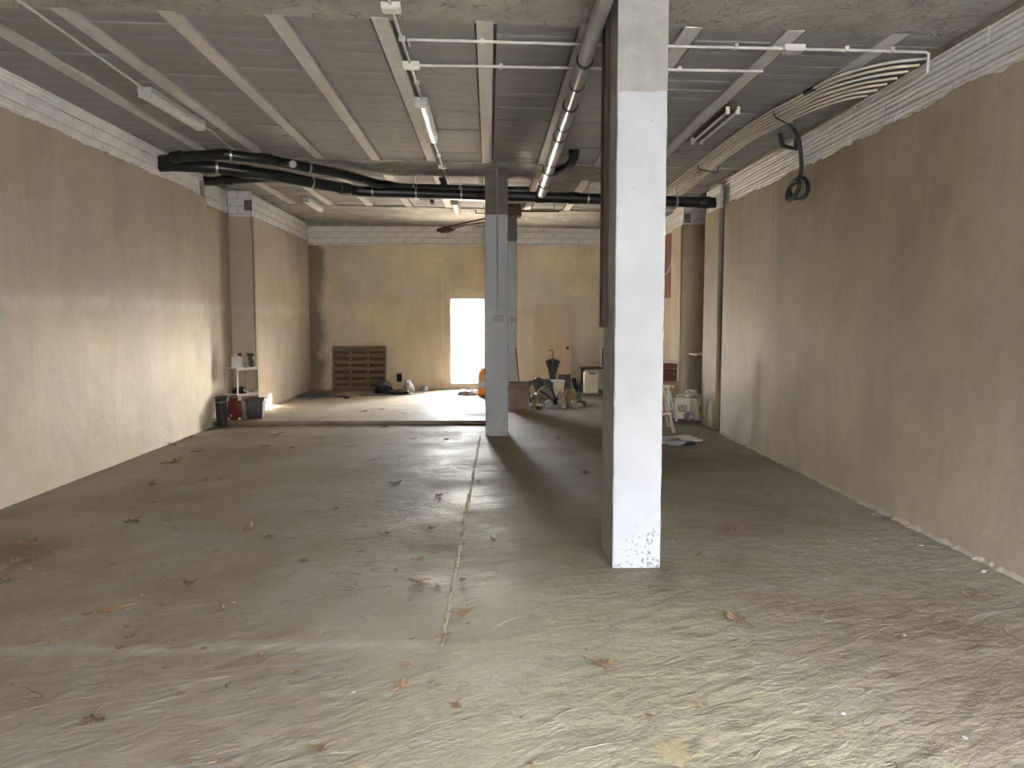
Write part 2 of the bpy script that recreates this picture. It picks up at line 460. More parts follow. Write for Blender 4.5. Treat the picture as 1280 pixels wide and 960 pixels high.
def mesh_of(bm, name, bevel=0.0, sharp=35):
    if bevel:
        bmesh.ops.bevel(bm, geom=[e for e in bm.edges if e.is_manifold and e.calc_face_angle(0) > 0.5], offset=bevel, segments=2, affect='EDGES', profile=0.6)
    bmesh.ops.recalc_face_normals(bm, faces=bm.faces[:])
    me = bpy.data.meshes.new(name)
    bm.to_mesh(me)
    bm.free()
    for p in me.polygons:
        p.use_smooth = True
    me.set_sharp_from_angle(angle=math.radians(sharp))
    return me

def link(name, me, mat_, parent=None):
    o = bpy.data.objects.new(name, me)
    COL.objects.link(o)
    if mat_ and not me.materials:
        me.materials.append(M[mat_])
    if parent is not None:
        o.parent = parent
    return o

def obj(name, bm, mat_, parent=None, bevel=0.0, sharp=35):
    return link(name, mesh_of(bm, name, bevel, sharp), mat_, parent)

def tag(o, label, cat, group=None):
    o['label'] = label
    o['category'] = cat
    if group:
        o['group'] = group
    return o

def thing(name, label, cat, loc=(0, 0, 0), rz=0.0, group=None):
    o = bpy.data.objects.new(name, None)
    COL.objects.link(o)
    o.location = loc
    o.rotation_euler = (0, 0, rz)
    o.empty_display_size = 0.1
    return tag(o, label, cat, group)

def struct(o):
    o['kind'] = 'structure'
    return o

def B():
    return bmesh.new()

def zc(x):                       # height of the joist undersides: the slab sags a little towards the right wall
    return 3.817 - 0.0195 * x

# ================================================================ SETTING
# ---- floor
bm = B(); bb(bm, -4.8, 4.2, YF - 0.3, YB + 0.3, -0.12, 0.0)
floor = struct(obj('floor', bm, 'floor'))
bm = B()
bb(bm, -4.6, 0.10, 12.28, YB + 0.05, -0.05, 0.06)
obj('raised_slab', bm, 'floor', floor, bevel=0.008)
bm = B()
bb(bm, 0.10, 3.6, 16.85, YB + 0.05, -0.05, 0.06)
obj('raised_slab', bm, 'floor', floor, bevel=0.008)
# pale ridge of mortar along the pour joint, and its fainter return across the floor
def ridge(pts, w, h):
    bm = B()
    prev = None
    for i, p in enumerate(pts):
        a = pts[min(i + 1, len(pts) - 1)]; b0 = pts[max(i - 1, 0)]
        t = Vector((a[0] - b0[0], a[1] - b0[1], 0)).normalized()
        s = Vector((-t.y, t.x, 0))
        ww = w * (0.45 + 0.9 * random.random()); hh = h * (0.3 + random.random())
        o = s * random.uniform(-0.4, 0.4) * w
        c = Vector((p[0], p[1], 0)) + o
        ring = [bm.verts.new(c - s * ww + Vector((0, 0, -0.004))), bm.verts.new(c - s * ww * 0.4 + Vector((0, 0, hh))),
                bm.verts.new(c + s * ww * 0.5 + Vector((0, 0, hh * 0.8))), bm.verts.new(c + s * ww + Vector((0, 0, -0.004)))]
        if prev:
            for k in range(3):
                bm.faces.new((prev[k], prev[k + 1], ring[k + 1], ring[k]))
        prev = ring
    return obj('floor_joint', bm, 'ridge', floor)
n = 160
ridge([(-0.25 + 0.11 * (i / n), 3.83 + 7.17 * i / n) for i in range(n + 1)], 0.017, 0.010)

# ---- walls: a core, a coat of plaster with a ragged top edge and white bricks above it
def ragged(z, amp, seed):
    def f(s):
        return z + amp * (noise.noise(Vector((s * 1.3, seed, 0))) * 0.9 + noise.noise(Vector((s * 6, seed, 3))) * 0.45 + noise.noise(Vector((s * 17, seed, 7))) * 0.3)
    return f

def plaster(bm, p0, p1, nrm, z0, top, th=0.022, inset=0.02, step=0.045):
    """slab of plaster standing on the line p0-p1, its outer face on that line"""
    p0, p1 = Vector((*p0, 0)), Vector((*p1, 0))
    L = (p1 - p0).length
    k = max(1, int(L / step))
    nv = Vector((*nrm, 0))
    prev = None
    for i in range(k + 1):
        s = L * i / k
        b = p0 + (p1 - p0) * (i / k)
        zt = top(s) if callable(top) else top
        jag = 0.006 * noise.noise(Vector((s * 9, 1.7, zt)))
        col = [bm.verts.new(b - nv * th + Vector((0, 0, z0))), bm.verts.new(b + Vector((0, 0, z0))),
               bm.verts.new(b + Vector((0, 0, zt - 0.012))), bm.verts.new(b - nv * (0.006 + jag) + Vector((0, 0, zt))), bm.verts.new(b - nv * th + Vector((0, 0, zt)))]
        if prev:
            for q in range(5):
                bm.faces.new((prev[q], prev[(q + 1) % 5], col[(q + 1) % 5], col[q]))
        else:
            bm.faces.new(col)
        prev = col
    bm.faces.new(prev[::-1])

BRICKS = {}
def brick_mesh(l, h, v):
    key = (round(l, 2), round(h, 3), v)
    if key not in BRICKS:
        bm = B()
        add_box(bm, (0, 0, 0), (l - 0.010, 0.05, h - 0.011))
        me = mesh_of(bm, 'brick', 0.004)
        me.materials.append(M['brick'])
        BRICKS[key] = me
    return BRICKS[key]

def bricks(parent, p0, p1, nrm, z0, z1fn, depth=0.014, l=0.40, h=0.13, rows=4):
    """courses of white bricks along p0-p1, faces a little behind the plaster"""
    p0, p1 = Vector((*p0, 0)), Vector((*p1, 0))
    L = (p1 - p0).length
    d = (p1 - p0).normalized()
    nv = Vector((*nrm, 0))
    for r in range(rows):
        z = z0 + h * (r + 0.5)
        s = -l * (0.5 if r % 2 else 0.0) - 0.03
        while s < L - 0.02:
            a, e = max(s, 0), min(s + l, L)
            if e - a > 0.04:
                c = p0 + d * ((a + e) / 2)
                if z - h * 0.5 < z1fn(c.x) - 0.03:
                    me = brick_mesh(e - a, h, 0)
                    o = link('brick', me, None, parent)
                    o.location = c - nv * (0.025 + depth + random.uniform(-0.004, 0.004)) + Vector((0, 0, z))
                    o.rotation_euler = (0, 0, math.atan2(d.y, d.x) + random.uniform(-0.004, 0.004))
            s += l

WT = 4.12
ZT = lambda x: zc(x) + 0.02
# left wall
bm = B()
bb(bm, -4.9, -4.392, YF, 12.05, -0.1, WT)
bb(bm, -4.9, -4.582, 12.05, 13.66, -0.1, WT)
bb(bm, -4.9, -4.182, 13.712, YB + 0.3, -0.1, WT)
wl_ = struct(obj('wall_left', bm, 'mortar'))
bm = B()
plaster(bm, (-4.33, YF), (-4.33, 12.07), (1, 0), -0.02, ragged(3.56, 0.05, 1.0), th=0.065)
plaster(bm, (-4.52, 12.05), (-4.52, 13.7), (1, 0), -0.02, ragged(3.50, 0.03, 2.0), th=0.065)
plaster(bm, (-4.55, 13.65), (-4.12, 13.65), (0, -1), -0.02, ragged(3.45, 0.02, 3.0), th=0.065)
plaster(bm, (-4.12, 13.652), (-4.12, YB + 0.01), (1, 0), -0.02, ragged(3.45, 0.04, 4.0), th=0.065)
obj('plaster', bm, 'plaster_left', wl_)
bricks(wl_, (-4.33, 0.4), (-4.33, 12.05), (1, 0), 3.40, ZT)
bricks(wl_, (-4.52, 12.05), (-4.52, 13.66), (1, 0), 3.38, ZT)
bricks(wl_, (-4.53, 13.65), (-4.12, 13.65), (0, -1), 3.38, ZT)
bricks(wl_, (-4.12, 13.66), (-4.12, YB), (1, 0), 3.34, ZT)
# right wall
bm = B()
bb(bm, 3.482, 4.3, YF, 11.25, -0.1, WT)
bb(bm, 3.72, 4.3, 11.25, 11.55, -0.1, WT)
bb(bm, 3.492, 4.3, 11.55, 12.30, -0.1, WT)
bb(bm, 3.862, 4.3, 12.30, 13.56, -0.1, WT)
bb(bm, 3.432, 4.3, 13.562, 14.30, -0.1, WT)
bb(bm, 3.562, 4.3, 14.30, YB + 0.3, -0.1, WT)
wr_ = struct(obj('wall_right', bm, 'core'))
bm = B()
plaster(bm, (3.42, YF), (3.42, 11.25), (-1, 0), -0.02, ragged(3.335, 0.05, 5.0), th=0.065)
plaster(bm, (3.66, 11.25), (3.66, 11.55), (-1, 0), -0.02, 3.45, th=0.065)
plaster(bm, (3.43, 11.55), (3.43, 12.30), (-1, 0), -0.02, ragged(3.34, 0.02, 6.0), th=0.065)
plaster(bm, (3.80, 12.30), (3.80, 13.5), (-1, 0), -0.02, 3.35, th=0.065)
plaster(bm, (3.37, 13.5), (3.86, 13.5), (0, -1), -0.02, ragged(3.33, 0.02, 7.0), th=0.065)
plaster(bm, (3.37, 13.502), (3.37, 14.3), (-1, 0), -0.02, ragged(3.33, 0.02, 8.0), th=0.065)
plaster(bm, (3.50, 14.3), (3.50, YB + 0.01), (-1, 0), -0.02, ragged(3.35, 0.03, 9.0), th=0.065)
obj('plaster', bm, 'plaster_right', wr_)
# crumbled plaster lying along the foot of the right wall
bm = B()
prev = None
for i in range(700):
    y = 2.0 + 9.2 * i / 699
    w = 0.012 + 0.025 * abs(noise.noise(Vector((y * 3.1, 4.4, 0)))) + 0.035 * max(0, noise.noise(Vector((y * 14, 1.4, 0))))
    h = 0.008 + 0.035 * abs(noise.noise(Vector((y * 5.3, 9.1, 2)))) + 0.02 * max(0, noise.noise(Vector((y * 19, 2, 2))))
    ring = [bm.verts.new((3.425, y, h + 0.01)), bm.verts.new((3.41 - w * 0.3, y, h)), bm.verts.new((3.41 - w * 0.7, y, h * 0.45)), bm.verts.new((3.41 - w * 1.3, y, -0.004))]
    if prev:
        for k in range(3):
            bm.faces.new((prev[k], prev[k + 1], ring[k + 1], ring[k]))
    prev = ring
obj('plaster_crumbs', bm, 'plaster_right', wr_)
ZR = lambda x: 3.70
bricks(wr_, (3.42, 2.0), (3.42, 11.25), (-1, 0), 3.17, ZR, depth=0.016)
bricks(wr_, (3.43, 11.55), (3.43, 12.30), (-1, 0), 3.17, ZR)
bricks(wr_, (3.37, 13.5), (3.85, 13.5), (0, -1), 3.17, ZR)
bricks(wr_, (3.37, 13.51), (3.37, 14.3), (-1, 0), 3.17, ZR)
bricks(wr_, (3.50, 14.3), (3.50, YB), (-1, 0), 3.20, ZR)
# back wall with its doorway
x0, x1, z0, z1 = BD
bm = B()
bb(bm, -4.9, x0, YB + 0.06, YB + 0.3, -0.1, WT)
bb(bm, x1, 4.3, YB + 0.06, YB + 0.3, -0.1, WT)
bb(bm, x0, x1, YB + 0.06, YB + 0.3, z1, WT)
bb(bm, x0, x1, YB + 0.06, YB + 0.3, -0.1, z0)
wb_ = struct(obj('wall_back', bm, 'mortar'))
bm = B()
rg = ragged(3.37, 0.04, 10.0)
plaster(bm, (-4.2, YB), (x0, YB), (0, -1), -0.02, rg, th=0.062)
plaster(bm, (x1, YB), (3.6, YB), (0, -1), -0.02, lambda s: rg(s + 4.1), th=0.062)
plaster(bm, (x0, YB), (x1, YB), (0, -1), z1, lambda s: rg(s + 3.28), th=0.062)
plaster(bm, (x0, YB), (x1, YB), (0, -1), -0.02, z0, th=0.062)
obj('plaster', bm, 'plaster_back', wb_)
bricks(wb_, (-4.13, YB), (3.5, YB), (0, -1), 3.28, lambda x: 3.80)
# doorway: pale frame, sill and an unseen open leaf added to narrow the sunbeam
bm = B()
bb(bm, x0, x0 + 0.035, YB + 0.02, YB + 0.29, z0, z1)
bb(bm, x1 - 0.035, x1, YB + 0.02, YB + 0.29, z0, z1)
bb(bm, x0, x1, YB + 0.02, YB + 0.29, z1 - 0.035, z1)
d1 = struct(obj('door_1', bm, 'conduit', bevel=0.003))
bm = B(); bb(bm, x0 - 0.03, x1 + 0.03, YB - 0.03, YB + 0.33, z0 - 0.03, z0 + 0.012)
obj('sill', bm, 'ridge', d1, bevel=0.004)
bm = B(); add_box(bm, (x1 + 0.02, YB + 0.30 + 0.385, (z0 + z1) / 2), (0.04, 0.77, z1 - z0 - 0.02))
obj('added_sun_leaf', bm, 'conduit', d1, bevel=0.003)
# front wall with the open shop shutter, behind the camera
x0, x1, z0, z1 = FD
bm = B()
bb(bm, -4.9, x0, YF - 0.3, YF, -0.1, WT)
bb(bm, x1, 4.3, YF - 0.3, YF, -0.1, WT)
bb(bm, x0, x1, YF - 0.3, YF, z1, WT)
struct(obj('wall_front', bm, 'plaster_right'))

# ---- ceiling: slab, prestressed joists, infill blocks, flush beams (a hair of fall to the right)
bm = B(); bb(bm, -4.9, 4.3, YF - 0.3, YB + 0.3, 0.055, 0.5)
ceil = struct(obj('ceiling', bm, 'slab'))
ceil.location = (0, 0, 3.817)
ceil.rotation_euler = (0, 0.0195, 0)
JX = [-3.78, -3.06, -2.305, -1.545, -0.785, -0.03, 0.735, 1.49, 2.245, 3.02]
SPANS = [(5.78, 10.80), (11.80, 15.15)]
for si, (ya, yb) in enumerate(SPANS):
    bm = B(); add_box(bm, (0, 0, 0), (0.125, yb - ya + 0.06, 0.09))
    me = mesh_of(bm, 'joist', 0.006)
    me.materials.append(M['joist'])
    for jx in JX:
        o = link('joist', me, None, ceil)
        o.location = (jx, (ya + yb) / 2, 0.045)
bmeshes = {}
def block_mesh(w, l, v):
    key = (round(w, 2), round(l, 3), v)
    if key not in bmeshes:
        bm = B()
        rr = random.Random(v * 31 + int(w * 100))
        vs = add_box(bm, (0, 0, 0), (w, l, 0.06))
        for q in vs[:4]:
            q.co.y += rr.uniform(-0.006, 0.006)
        me = mesh_of(bm, 'infill_block', 0.004)
        me.materials.append(M['block'])
        bmeshes[key] = me
    return bmeshes[key]
edges = [-4.42] + JX + [3.55]
LB = 0.25
far = B()
for a, b in zip(edges, edges[1:]):
    xa = a + (0.0625 + 0.024 if a != -4.42 else 0)
    xb = b - (0.0625 + 0.016 if b != 3.55 else 0)
    if xb - xa < 0.1:
        continue
    for si, (ya, yb) in enumerate(SPANS):
        y = ya
        while y < yb:
            l = min(LB, yb - y + 0.03)
            gap = random.choice((0.004, 0.006, 0.008, 0.012, 0.028))
            dz = random.uniform(0.010, 0.020) + (0.006 if random.random() < 0.1 else 0)
            if si == 0:
                o = link('infill_block', block_mesh(xb - xa, round(l - gap, 3), random.randrange(3)), None, ceil)
                o.location = ((xa + xb) / 2, y + l / 2, dz + 0.03)
                o.rotation_euler = (random.uniform(-0.012, 0.012), random.uniform(-0.008, 0.008), random.uniform(-0.006, 0.006))
            else:
                add_box(far, ((xa + xb) / 2, y + l / 2, dz + 0.03), (xb - xa, l - gap, 0.06))
            y += LB
o = obj('infill_block', far, 'block', ceil)
o['kind'] = 'stuff'
# rough flush beams; the undersides are uneven
def rough_beam(xa, xb, ya, yb, amp, seed, zoff=0.0):
    bm = B()
    nx, ny = max(2, int((xb - xa) / 0.09)), max(2, int((yb - ya) / 0.09))
    g = []
    for j in range(ny + 1):
        row = []
        for i in range(nx + 1):
            x = xa + (xb - xa) * i / nx; y = ya + (yb - ya) * j / ny
            ey = y + (0.035 * noise.noise(Vector((x * 4, seed, 2))) if j in (0, ny) else 0)
            z = zoff + amp * (noise.noise(Vector((x * 1.7, y * 1.7, seed))) + 0.5 * noise.noise(Vector((x * 6, y * 6, seed))))
            row.append(bm.verts.new((x, ey, z)))
        g.append(row)
    for j in range(ny):
        for i in range(nx):
            bm.faces.new((g[j][i], g[j][i + 1], g[j + 1][i + 1], g[j + 1][i]))
    top = {}
    bound = [g[0][i] for i in range(nx + 1)] + [g[j][nx] for j in range(1, ny + 1)] + [g[ny][i] for i in range(nx - 1, -1, -1)] + [g[j][0] for j in range(ny - 1, 0, -1)]
    up = [bm.verts.new((v.co.x, v.co.y, 0.09)) for v in bound]
    for i in range(len(bound)):
        k = (i + 1) % len(bound)
        bm.faces.new((bound[i], up[i], up[k], bound[k]))
    bm.faces.new(up)
    return obj('beam', bm, 'beam', ceil)
rough_beam(-4.42, 3.6, YF - 0.05, 5.80, 0.012, 1.0, 0.004)
rough_beam(-4.42, 3.6, 10.78, 11.82, 0.014, 2.0, -0.008)
rough_beam(-4.6, 3.6, 15.12, YB + 0.1, 0.018, 3.0, -0.012)

# ---- outside: paving and the unseen buildings added for shade
bm = B(); bb(bm, -60, 60, -60, 80, -0.3, -0.14)
struct(obj('ground', bm, 'ground'))
# unseen storeys, side row and opposite house, added to shade the street in front
bm = B(); bb(bm, -30.0, 50.0, YF - 0.3, YB + 0.3, 4.32, 16.0); bb(bm, 4.32, 50.0, YF - 0.3, YB + 0.3, -0.2, 4.32); bb(bm, -30.0, -4.92, YF - 0.3, YB + 0.3, -0.2, 4.32)
struct(obj('wall_added_storeys', bm, 'facade'))
bm = B(); bb(bm, -40, 40, -28, -17, -0.2, 7.5)  # unseen house added to block the low sky from the front opening
struct(obj('wall_added_sky_block', bm, 'facade'))

# ---- air bricks: dark pierced vents high in the pilasters
def vent(p, rz, w, h, label):
    t = thing('air_brick', label, 'vent', p, rz, None)
    bm = B(); add_box(bm, (0, 0.0, h / 2), (w, 0.02, h))
    obj('backing', bm, 'vent', t)
    bm = B()
    for i in range(4):
        add_box(bm, (-w / 2 + w * i / 3, -0.014, h / 2), (0.014, 0.016, h + 0.014))
    for i in range(5):
        add_box(bm, (0, -0.014, h * i / 4), (w + 0.014, 0.016, 0.012))
    obj('grille', bm, 'mortar', t)
vent((-4.17, 13.640, 3.56), 0, 0.12, 0.17, 'small dark pierced air brick in the left pilaster end face')
vent((3.445, 13.490, 3.36), 0, 0.10, 0.15, 'small dark pierced air brick in the right pilaster end face')
vent((-4.352, 11.95, 3.54), PI / 2, 0.14, 0.22, 'dark air brick at the far end of the left brick band')
vent((3.442, 11.17, 3.33), -PI / 2, 0.12, 0.32, 'tall dark air brick at the far end of the right brick band')

# ================================================================ COLUMNS
def coat(bm, xa, xb, y, z0, top, th=0.005, seed=0.0, joints=()):
    """thin coat of paint on the face y, ragged at its top and side edges"""
    nz = 90
    prev = None
    nx = 8
    for j in range(nz + 1):
        v = j / nz
        row = []
        ea = xa + 0.005 + 0.010 * max(-0.5, noise.noise(Vector((v * 60, seed, 1))))
        eb = xb - 0.005 - 0.011 * max(-0.5, noise.noise(Vector((v * 55, seed, 5))))
        for i in range(nx + 1):
            x = ea + (eb - ea) * i / nx
            zt = top + 0.012 * noise.noise(Vector((x * 22, seed, 8)))
            z = z0 + (zt - z0) * v
            dy = 0.0
            for q in joints:
                dy += 0.0035 * math.exp(-((z - q) / 0.012) ** 2)
            row.append(bm.verts.new((x, y - th + dy, z)))
        if prev:
            for i in range(nx):
                bm.faces.new((prev[i], prev[i + 1], row[i + 1], row[i]))
        prev = row
    r = bmesh.ops.extrude_face_region(bm, geom=bm.faces[:])
    for v in [g for g in r['geom'] if isinstance(g, bmesh.types.BMVert)]:
        v.co.y = y + 0.002

def column(label, x, y, w, d, paint_top, joints, seed, bare='column'):
    t = thing('concrete_column', label, 'column', (x, y, 0))
    h = zc(x) - 0.002
    bm = B()
    nz = 40
    prev = None
    for j in range(nz + 1):
        z = h * j / nz
        ring = []
        for sx, sy in ((-1, -1), (1, -1), (1, 1), (-1, 1)):
            k = 0.004 * noise.noise(Vector((sx * 3 + seed, sy * 2, z * 5)))
            ring.append(bm.verts.new((sx * (w / 2 + k), sy * (d / 2 + k), z)))
        if prev:
            for q in range(4):
                bm.faces.new((prev[q], prev[(q + 1) % 4], ring[(q + 1) % 4], ring[q]))
        else:
            bm.faces.new(ring[::-1])
        prev = ring
    bm.faces.new(prev)
    obj('shaft', bm, bare, t)
    bm = B()
    coat(bm, -w / 2, w / 2, -d / 2, 0.004, paint_top, 0.009, seed, joints)
    p = obj('paint_coat', bm, 'paint', t)
    p['label'] = 'flaking bluish white paint on the front face'
    return t

c1 = column('nearest tall concrete column with bright white painted front and grey top', 0.985, 5.30, 0.324, 0.50, 3.13, (2.64, 2.12, 1.52, 0.57), 1.0)
# dark wooden cable channel up the side of the near column
bm = B()
bb(bm, -0.195, -0.160, 0.06, 0.11, 1.62, 3.80); bb(bm, -0.195, -0.160, 0.19, 0.24, 1.62, 3.80); bb(bm, -0.172, -0.160, 0.10, 0.20, 1.62, 3.80)
obj('cable_channel', bm, 'wood_dark', c1, bevel=0.003)
bm = B(); add_tube(bm, [(-0.180, 0.15, 3.80), (-0.182, 0.152, 2.6), (-0.178, 0.148, 1.68)], 0.012, 8)
obj('cable', bm, 'black_rubber', c1)
c2 = column('middle concrete column with thin grey conduit and switch box', 0.10, 11.25, 0.324, 0.50, 3.15, (2.6, 1.95, 1.2, 0.6), 2.0, 'column_bare')
bm = B(); add_tube(bm, [(0.01, -0.262, 3.79), (0.012, -0.262, 2.9), (0.016, -0.263, 1.74)], 0.010, 8)
obj('conduit', bm, 'grey_conduit', c2)
bm = B(); add_box(bm, (0.018, -0.262, 1.69), (0.155, 0.02, 0.10))
obj('switch_box', bm, 'grey_conduit', c2, bevel=0.004)
c3 = column('farthest column, white below and bare brown concrete above', 0.36, 14.95, 0.324, 0.50, 3.15, (2.4, 1.6, 0.9), 3.0, 'column_bare')
bm = B(); add_box(bm, (0.10, -0.262, 1.68), (0.14, 0.02, 0.10))
obj('switch_box', bm, 'grey_conduit', c3, bevel=0.004)

# ================================================================ PIPES
def straps(t, pts_r, mat_='galv'):
    for p, ax, r in pts_r:
        bm = B()
        p = Vector(p); ax = Vector(ax).normalized()
        add_tube(bm, [p - ax * 0.014, p + ax * 0.014], r + 0.006, 16)
        add_tube(bm, [p + Vector((0, 0, r)), Vector((p.x, p.y, zc(p.x) + 0.0))], 0.006, 6)
        obj('hanger', bm, mat_, t)

def couple(t, p, ax, r, l=0.10, mat_='black_pvc'):
    bm = B()
    p = Vector(p); ax = Vector(ax).normalized()
    add_tube(bm, [p - ax * l / 2, p - ax * l * 0.45, p + ax * l * 0.45, p + ax * l / 2], [r + 0.004, r + 0.010, r + 0.010, r + 0.004], 18)
    obj('coupling', bm, mat_, t)

A = [(-4.42, 10.50, 3.77), (-4.20, 10.45, 3.775), (-4.02, 10.28, 3.775), (-3.36, 10.10, 3.77), (-2.92, 10.30, 3.755), (-2.04, 11.10, 3.71), (-1.62, 11.78, 3.685), (-1.30, 11.97, 3.68), (0.60, 11.97, 3.640)]
t = thing('drain_pipe', 'upper black drain pipe slung under the ceiling, leaving the left wall', 'pipe')
bm = B(); add_tube(bm, A, 0.066, 18); obj('pipe_run', bm, 'black_pvc', t)
couple(t, (-2.92, 10.30, 3.755), (0.8, 0.6, 0), 0.066, 0.16); couple(t, (-1.55, 11.82, 3.684), (0.7, 0.5, 0), 0.066, 0.14); couple(t, (-4.05, 10.30, 3.775), (0.9, -0.5, 0), 0.066, 0.16)
straps(t, [((-3.3, 10.12, 3.768), (1, 0.4, 0), 0.066), ((-2.45, 10.73, 3.73), (0.74, 0.67, 0), 0.066), ((-1.15, 11.97, 3.677), (1, 0, 0), 0.066), ((-0.45, 11.97, 3.662), (1, 0, 0), 0.066)])
bm = B(); add_tube(bm, smooth_path([(-0.70, 11.97, 3.70), (-0.70, 11.97, 3.77), (-0.72, 11.9, 3.81)]), 0.05, 14); obj('branch', bm, 'black_pvc', t)
bm = B(); add_tube(bm, smooth_path([(-2.75, 10.42, 3.75), (-2.62, 10.28, 3.70), (-2.52, 10.12, 3.66)]), 0.045, 14)
br = obj('branch', bm, 'black_pvc', t)
bm = B(); add_tube(bm, [(-2.54, 10.15, 3.667), (-2.505, 10.095, 3.653)], 0.047, 14); obj('cap', bm, 'galv', br)
Bp = [(-4.42, 10.50, 3.70), (-4.15, 10.45, 3.70), (-3.62, 10.52, 3.69), (-2.88, 10.98, 3.655), (-2.10, 11.74, 3.61), (-1.95, 11.83, 3.60), (3.47, 11.83, 3.452)]
t = thing('drain_pipe', 'lower black drain pipe crossing the whole room behind the middle column', 'pipe')
bm = B(); add_tube(bm, Bp, 0.080, 18); obj('pipe_run', bm, 'black_pvc', t)
for p, a in (((-3.3, 10.72, 3.675), (0.85, 0.5, 0)), ((-2.15, 11.68, 3.612), (0.7, 0.65, 0)), ((0.78, 11.83, 3.526), (1, 0, 0)), ((1.28, 11.83, 3.512), (1, 0, 0)), ((3.28, 11.83, 3.457), (1, 0, 0))):
    couple(t, p, a, 0.080, 0.17)
straps(t, [((-3.62, 10.52, 3.69), (0.9, 0.4, 0), 0.08), ((-2.55, 11.30, 3.636), (0.7, 0.7, 0), 0.08), ((-1.75, 11.83, 3.594), (1, 0, 0), 0.08), ((-1.1, 11.83, 3.577), (1, 0, 0), 0.08), ((-0.42, 11.83, 3.558), (1, 0, 0), 0.08), ((1.5, 11.83, 3.506), (1, 0, 0), 0.08), ((2.85, 11.83, 3.469), (1, 0, 0), 0.08)])
Cp = [(-4.44, 12.12, 3.79), (-4.20, 12.12, 3.79), (-3.95, 12.06, 3.80), (-3.40, 11.80, 3.785), (-2.85, 11.45, 3.73), (-2.62, 11.28, 3.65)]
t = thing('drain_pipe', 'short black branch pipe from the left wall recess into the lower drain', 'pipe')
bm = B(); add_tube(bm, Cp, 0.068, 18); obj('pipe_run', bm, 'black_pvc', t)
couple(t, (-4.0, 12.07, 3.80), (0.9, -0.2, 0), 0.068, 0.2)
# grey pipe running away from the camera into the black drain
t = thing('waste_pipe', 'long shiny grey pipe running under the ceiling towards the black drain', 'pipe')
P0, P1 = Vector((0.715, 3.2, 3.71)), Vector((0.785, 11.86, 3.575))
d = (P1 - P0)
secs = [(0.0, 0.335, 0.055), (0.335, 0.47, 0.060), (0.47, 0.60, 0.066), (0.60, 0.80, 0.070), (0.80, 0.90, 0.076), (0.90, 1.0, 0.080)]
for a, b, r in secs:
    bm = B(); add_tube(bm, [P0 + d * a, P0 + d * b], r, 20); obj('pipe_section', bm, 'grey_pvc', t)
    if a > 0:
        bm = B(); add_tube(bm, [P0 + d * (a - 0.003), P0 + d * (a + 0.0005)], r + 0.006, 20); obj('seal', bm, 'dark_joint', t)
straps(t, [(P0 + d * 0.40, d, 0.06), (P0 + d * 0.55, d, 0.066), (P0 + d * 0.74, d, 0.07)], 'dark_joint')
t = thing('elbow_pipe', 'short black curved pipe dropping from the ceiling into the grey pipe', 'pipe')
bm = B(); add_tube(bm, smooth_path([(0.80, 10.35, 3.62), (0.92, 10.25, 3.62), (1.02, 10.05, 3.64), (1.06, 9.85, 3.70), (1.06, 9.80, 3.80)]), 0.06, 16); obj('bend', bm, 'black_pvc', t)
couple(t, (1.06, 9.80, 3.76), (0, 0, 1), 0.06, 0.06)

# ================================================================ LIGHTS (all switched off)
def sealed_light(label, x, y, L, group='sealed ceiling strip lights', tilt=0):
    t = thing('strip_light', label, 'light', (x, y, zc(x)), tilt, group)
    bm = B(); add_box(bm, (0, L / 2, -0.024), (0.13, L, 0.048)); obj('housing', bm, 'lamp_body', t, bevel=0.01)
    bm = B()
    prof = [(-0.062, 0.022), (-0.055, -0.018), (-0.03, -0.034), (0.03, -0.034), (0.055, -0.018), (0.062, 0.022)]
    rings = [[bm.verts.new((px, yy, -0.07 + pz)) for px, pz in prof] for yy in (0.02, L - 0.02)]
    for k in range(len(prof) - 1):
        bm.faces.new((rings[0][k], rings[0][k + 1], rings[1][k + 1], rings[1][k]))
    bm.faces.new(rings[0]); bm.faces.new(rings[1][::-1]); bm.faces.new((rings[0][0], rings[1][0], rings[1][-1], rings[0][-1]))
    obj('diffuser', bm, 'diffuser', t)
    for s in (-0.026, 0.026):
        bm = B(); add_tube(bm, [(s, 0.05, -0.072), (s, L - 0.05, -0.072)], 0.014, 10); obj('tube', bm, 'tube', t)
    for k in range(4):
        for s in (-1, 1):
            bm = B(); add_box(bm, (s * 0.068, L * (k + 0.5) / 4, -0.05), (0.012, 0.04, 0.035)); obj('clip', bm, 'white_plastic', t)
    for yy in (0.01, L - 0.01):
        bm = B(); add_box(bm, (0, yy, -0.075), (0.118, 0.02, 0.05)); obj('end_cap', bm, 'lamp_body', t, bevel=0.006)
    return t
sealed_light('sealed strip light with clear cover, on the ceiling beside the left wall', -3.28, 7.62, 1.30, tilt=-0.035)
sealed_light('sealed strip light with clear cover between the joists facing the middle column', -0.665, 7.70, 1.50)
def bare_light(label, x, y, L):
    t = thing('batten_light', label, 'light', (x, y, zc(x)), 0.0, 'bare twin tube battens')
    bm = B(); add_box(bm, (0, L / 2, -0.03), (0.07, L, 0.06)); obj('batten', bm, 'rust', t, bevel=0.006)
    for s in (-0.05, 0.05):
        bm = B(); add_tube(bm, [(s, 0.05, -0.075), (s, L - 0.05, -0.075)], 0.014, 10); obj('tube', bm, 'tube', t)
        for yy in (0.03, L - 0.03):
            bm = B(); add_box(bm, (s, yy, -0.065), (0.036, 0.03, 0.07)); obj('tube_holder', bm, 'white_plastic', t, bevel=0.004)
    return t
bare_light('bare twin-tube batten on the ceiling beside the fanned conduits', 2.375, 7.60, 1.35)
sealed_light('sealed strip light on the ceiling over the far left corner', -3.31, 14.15, 1.25, 'far strip lights')
sealed_light('sealed strip light on the ceiling in front of the back doorway', -0.62, 14.0, 1.3, 'far strip lights')

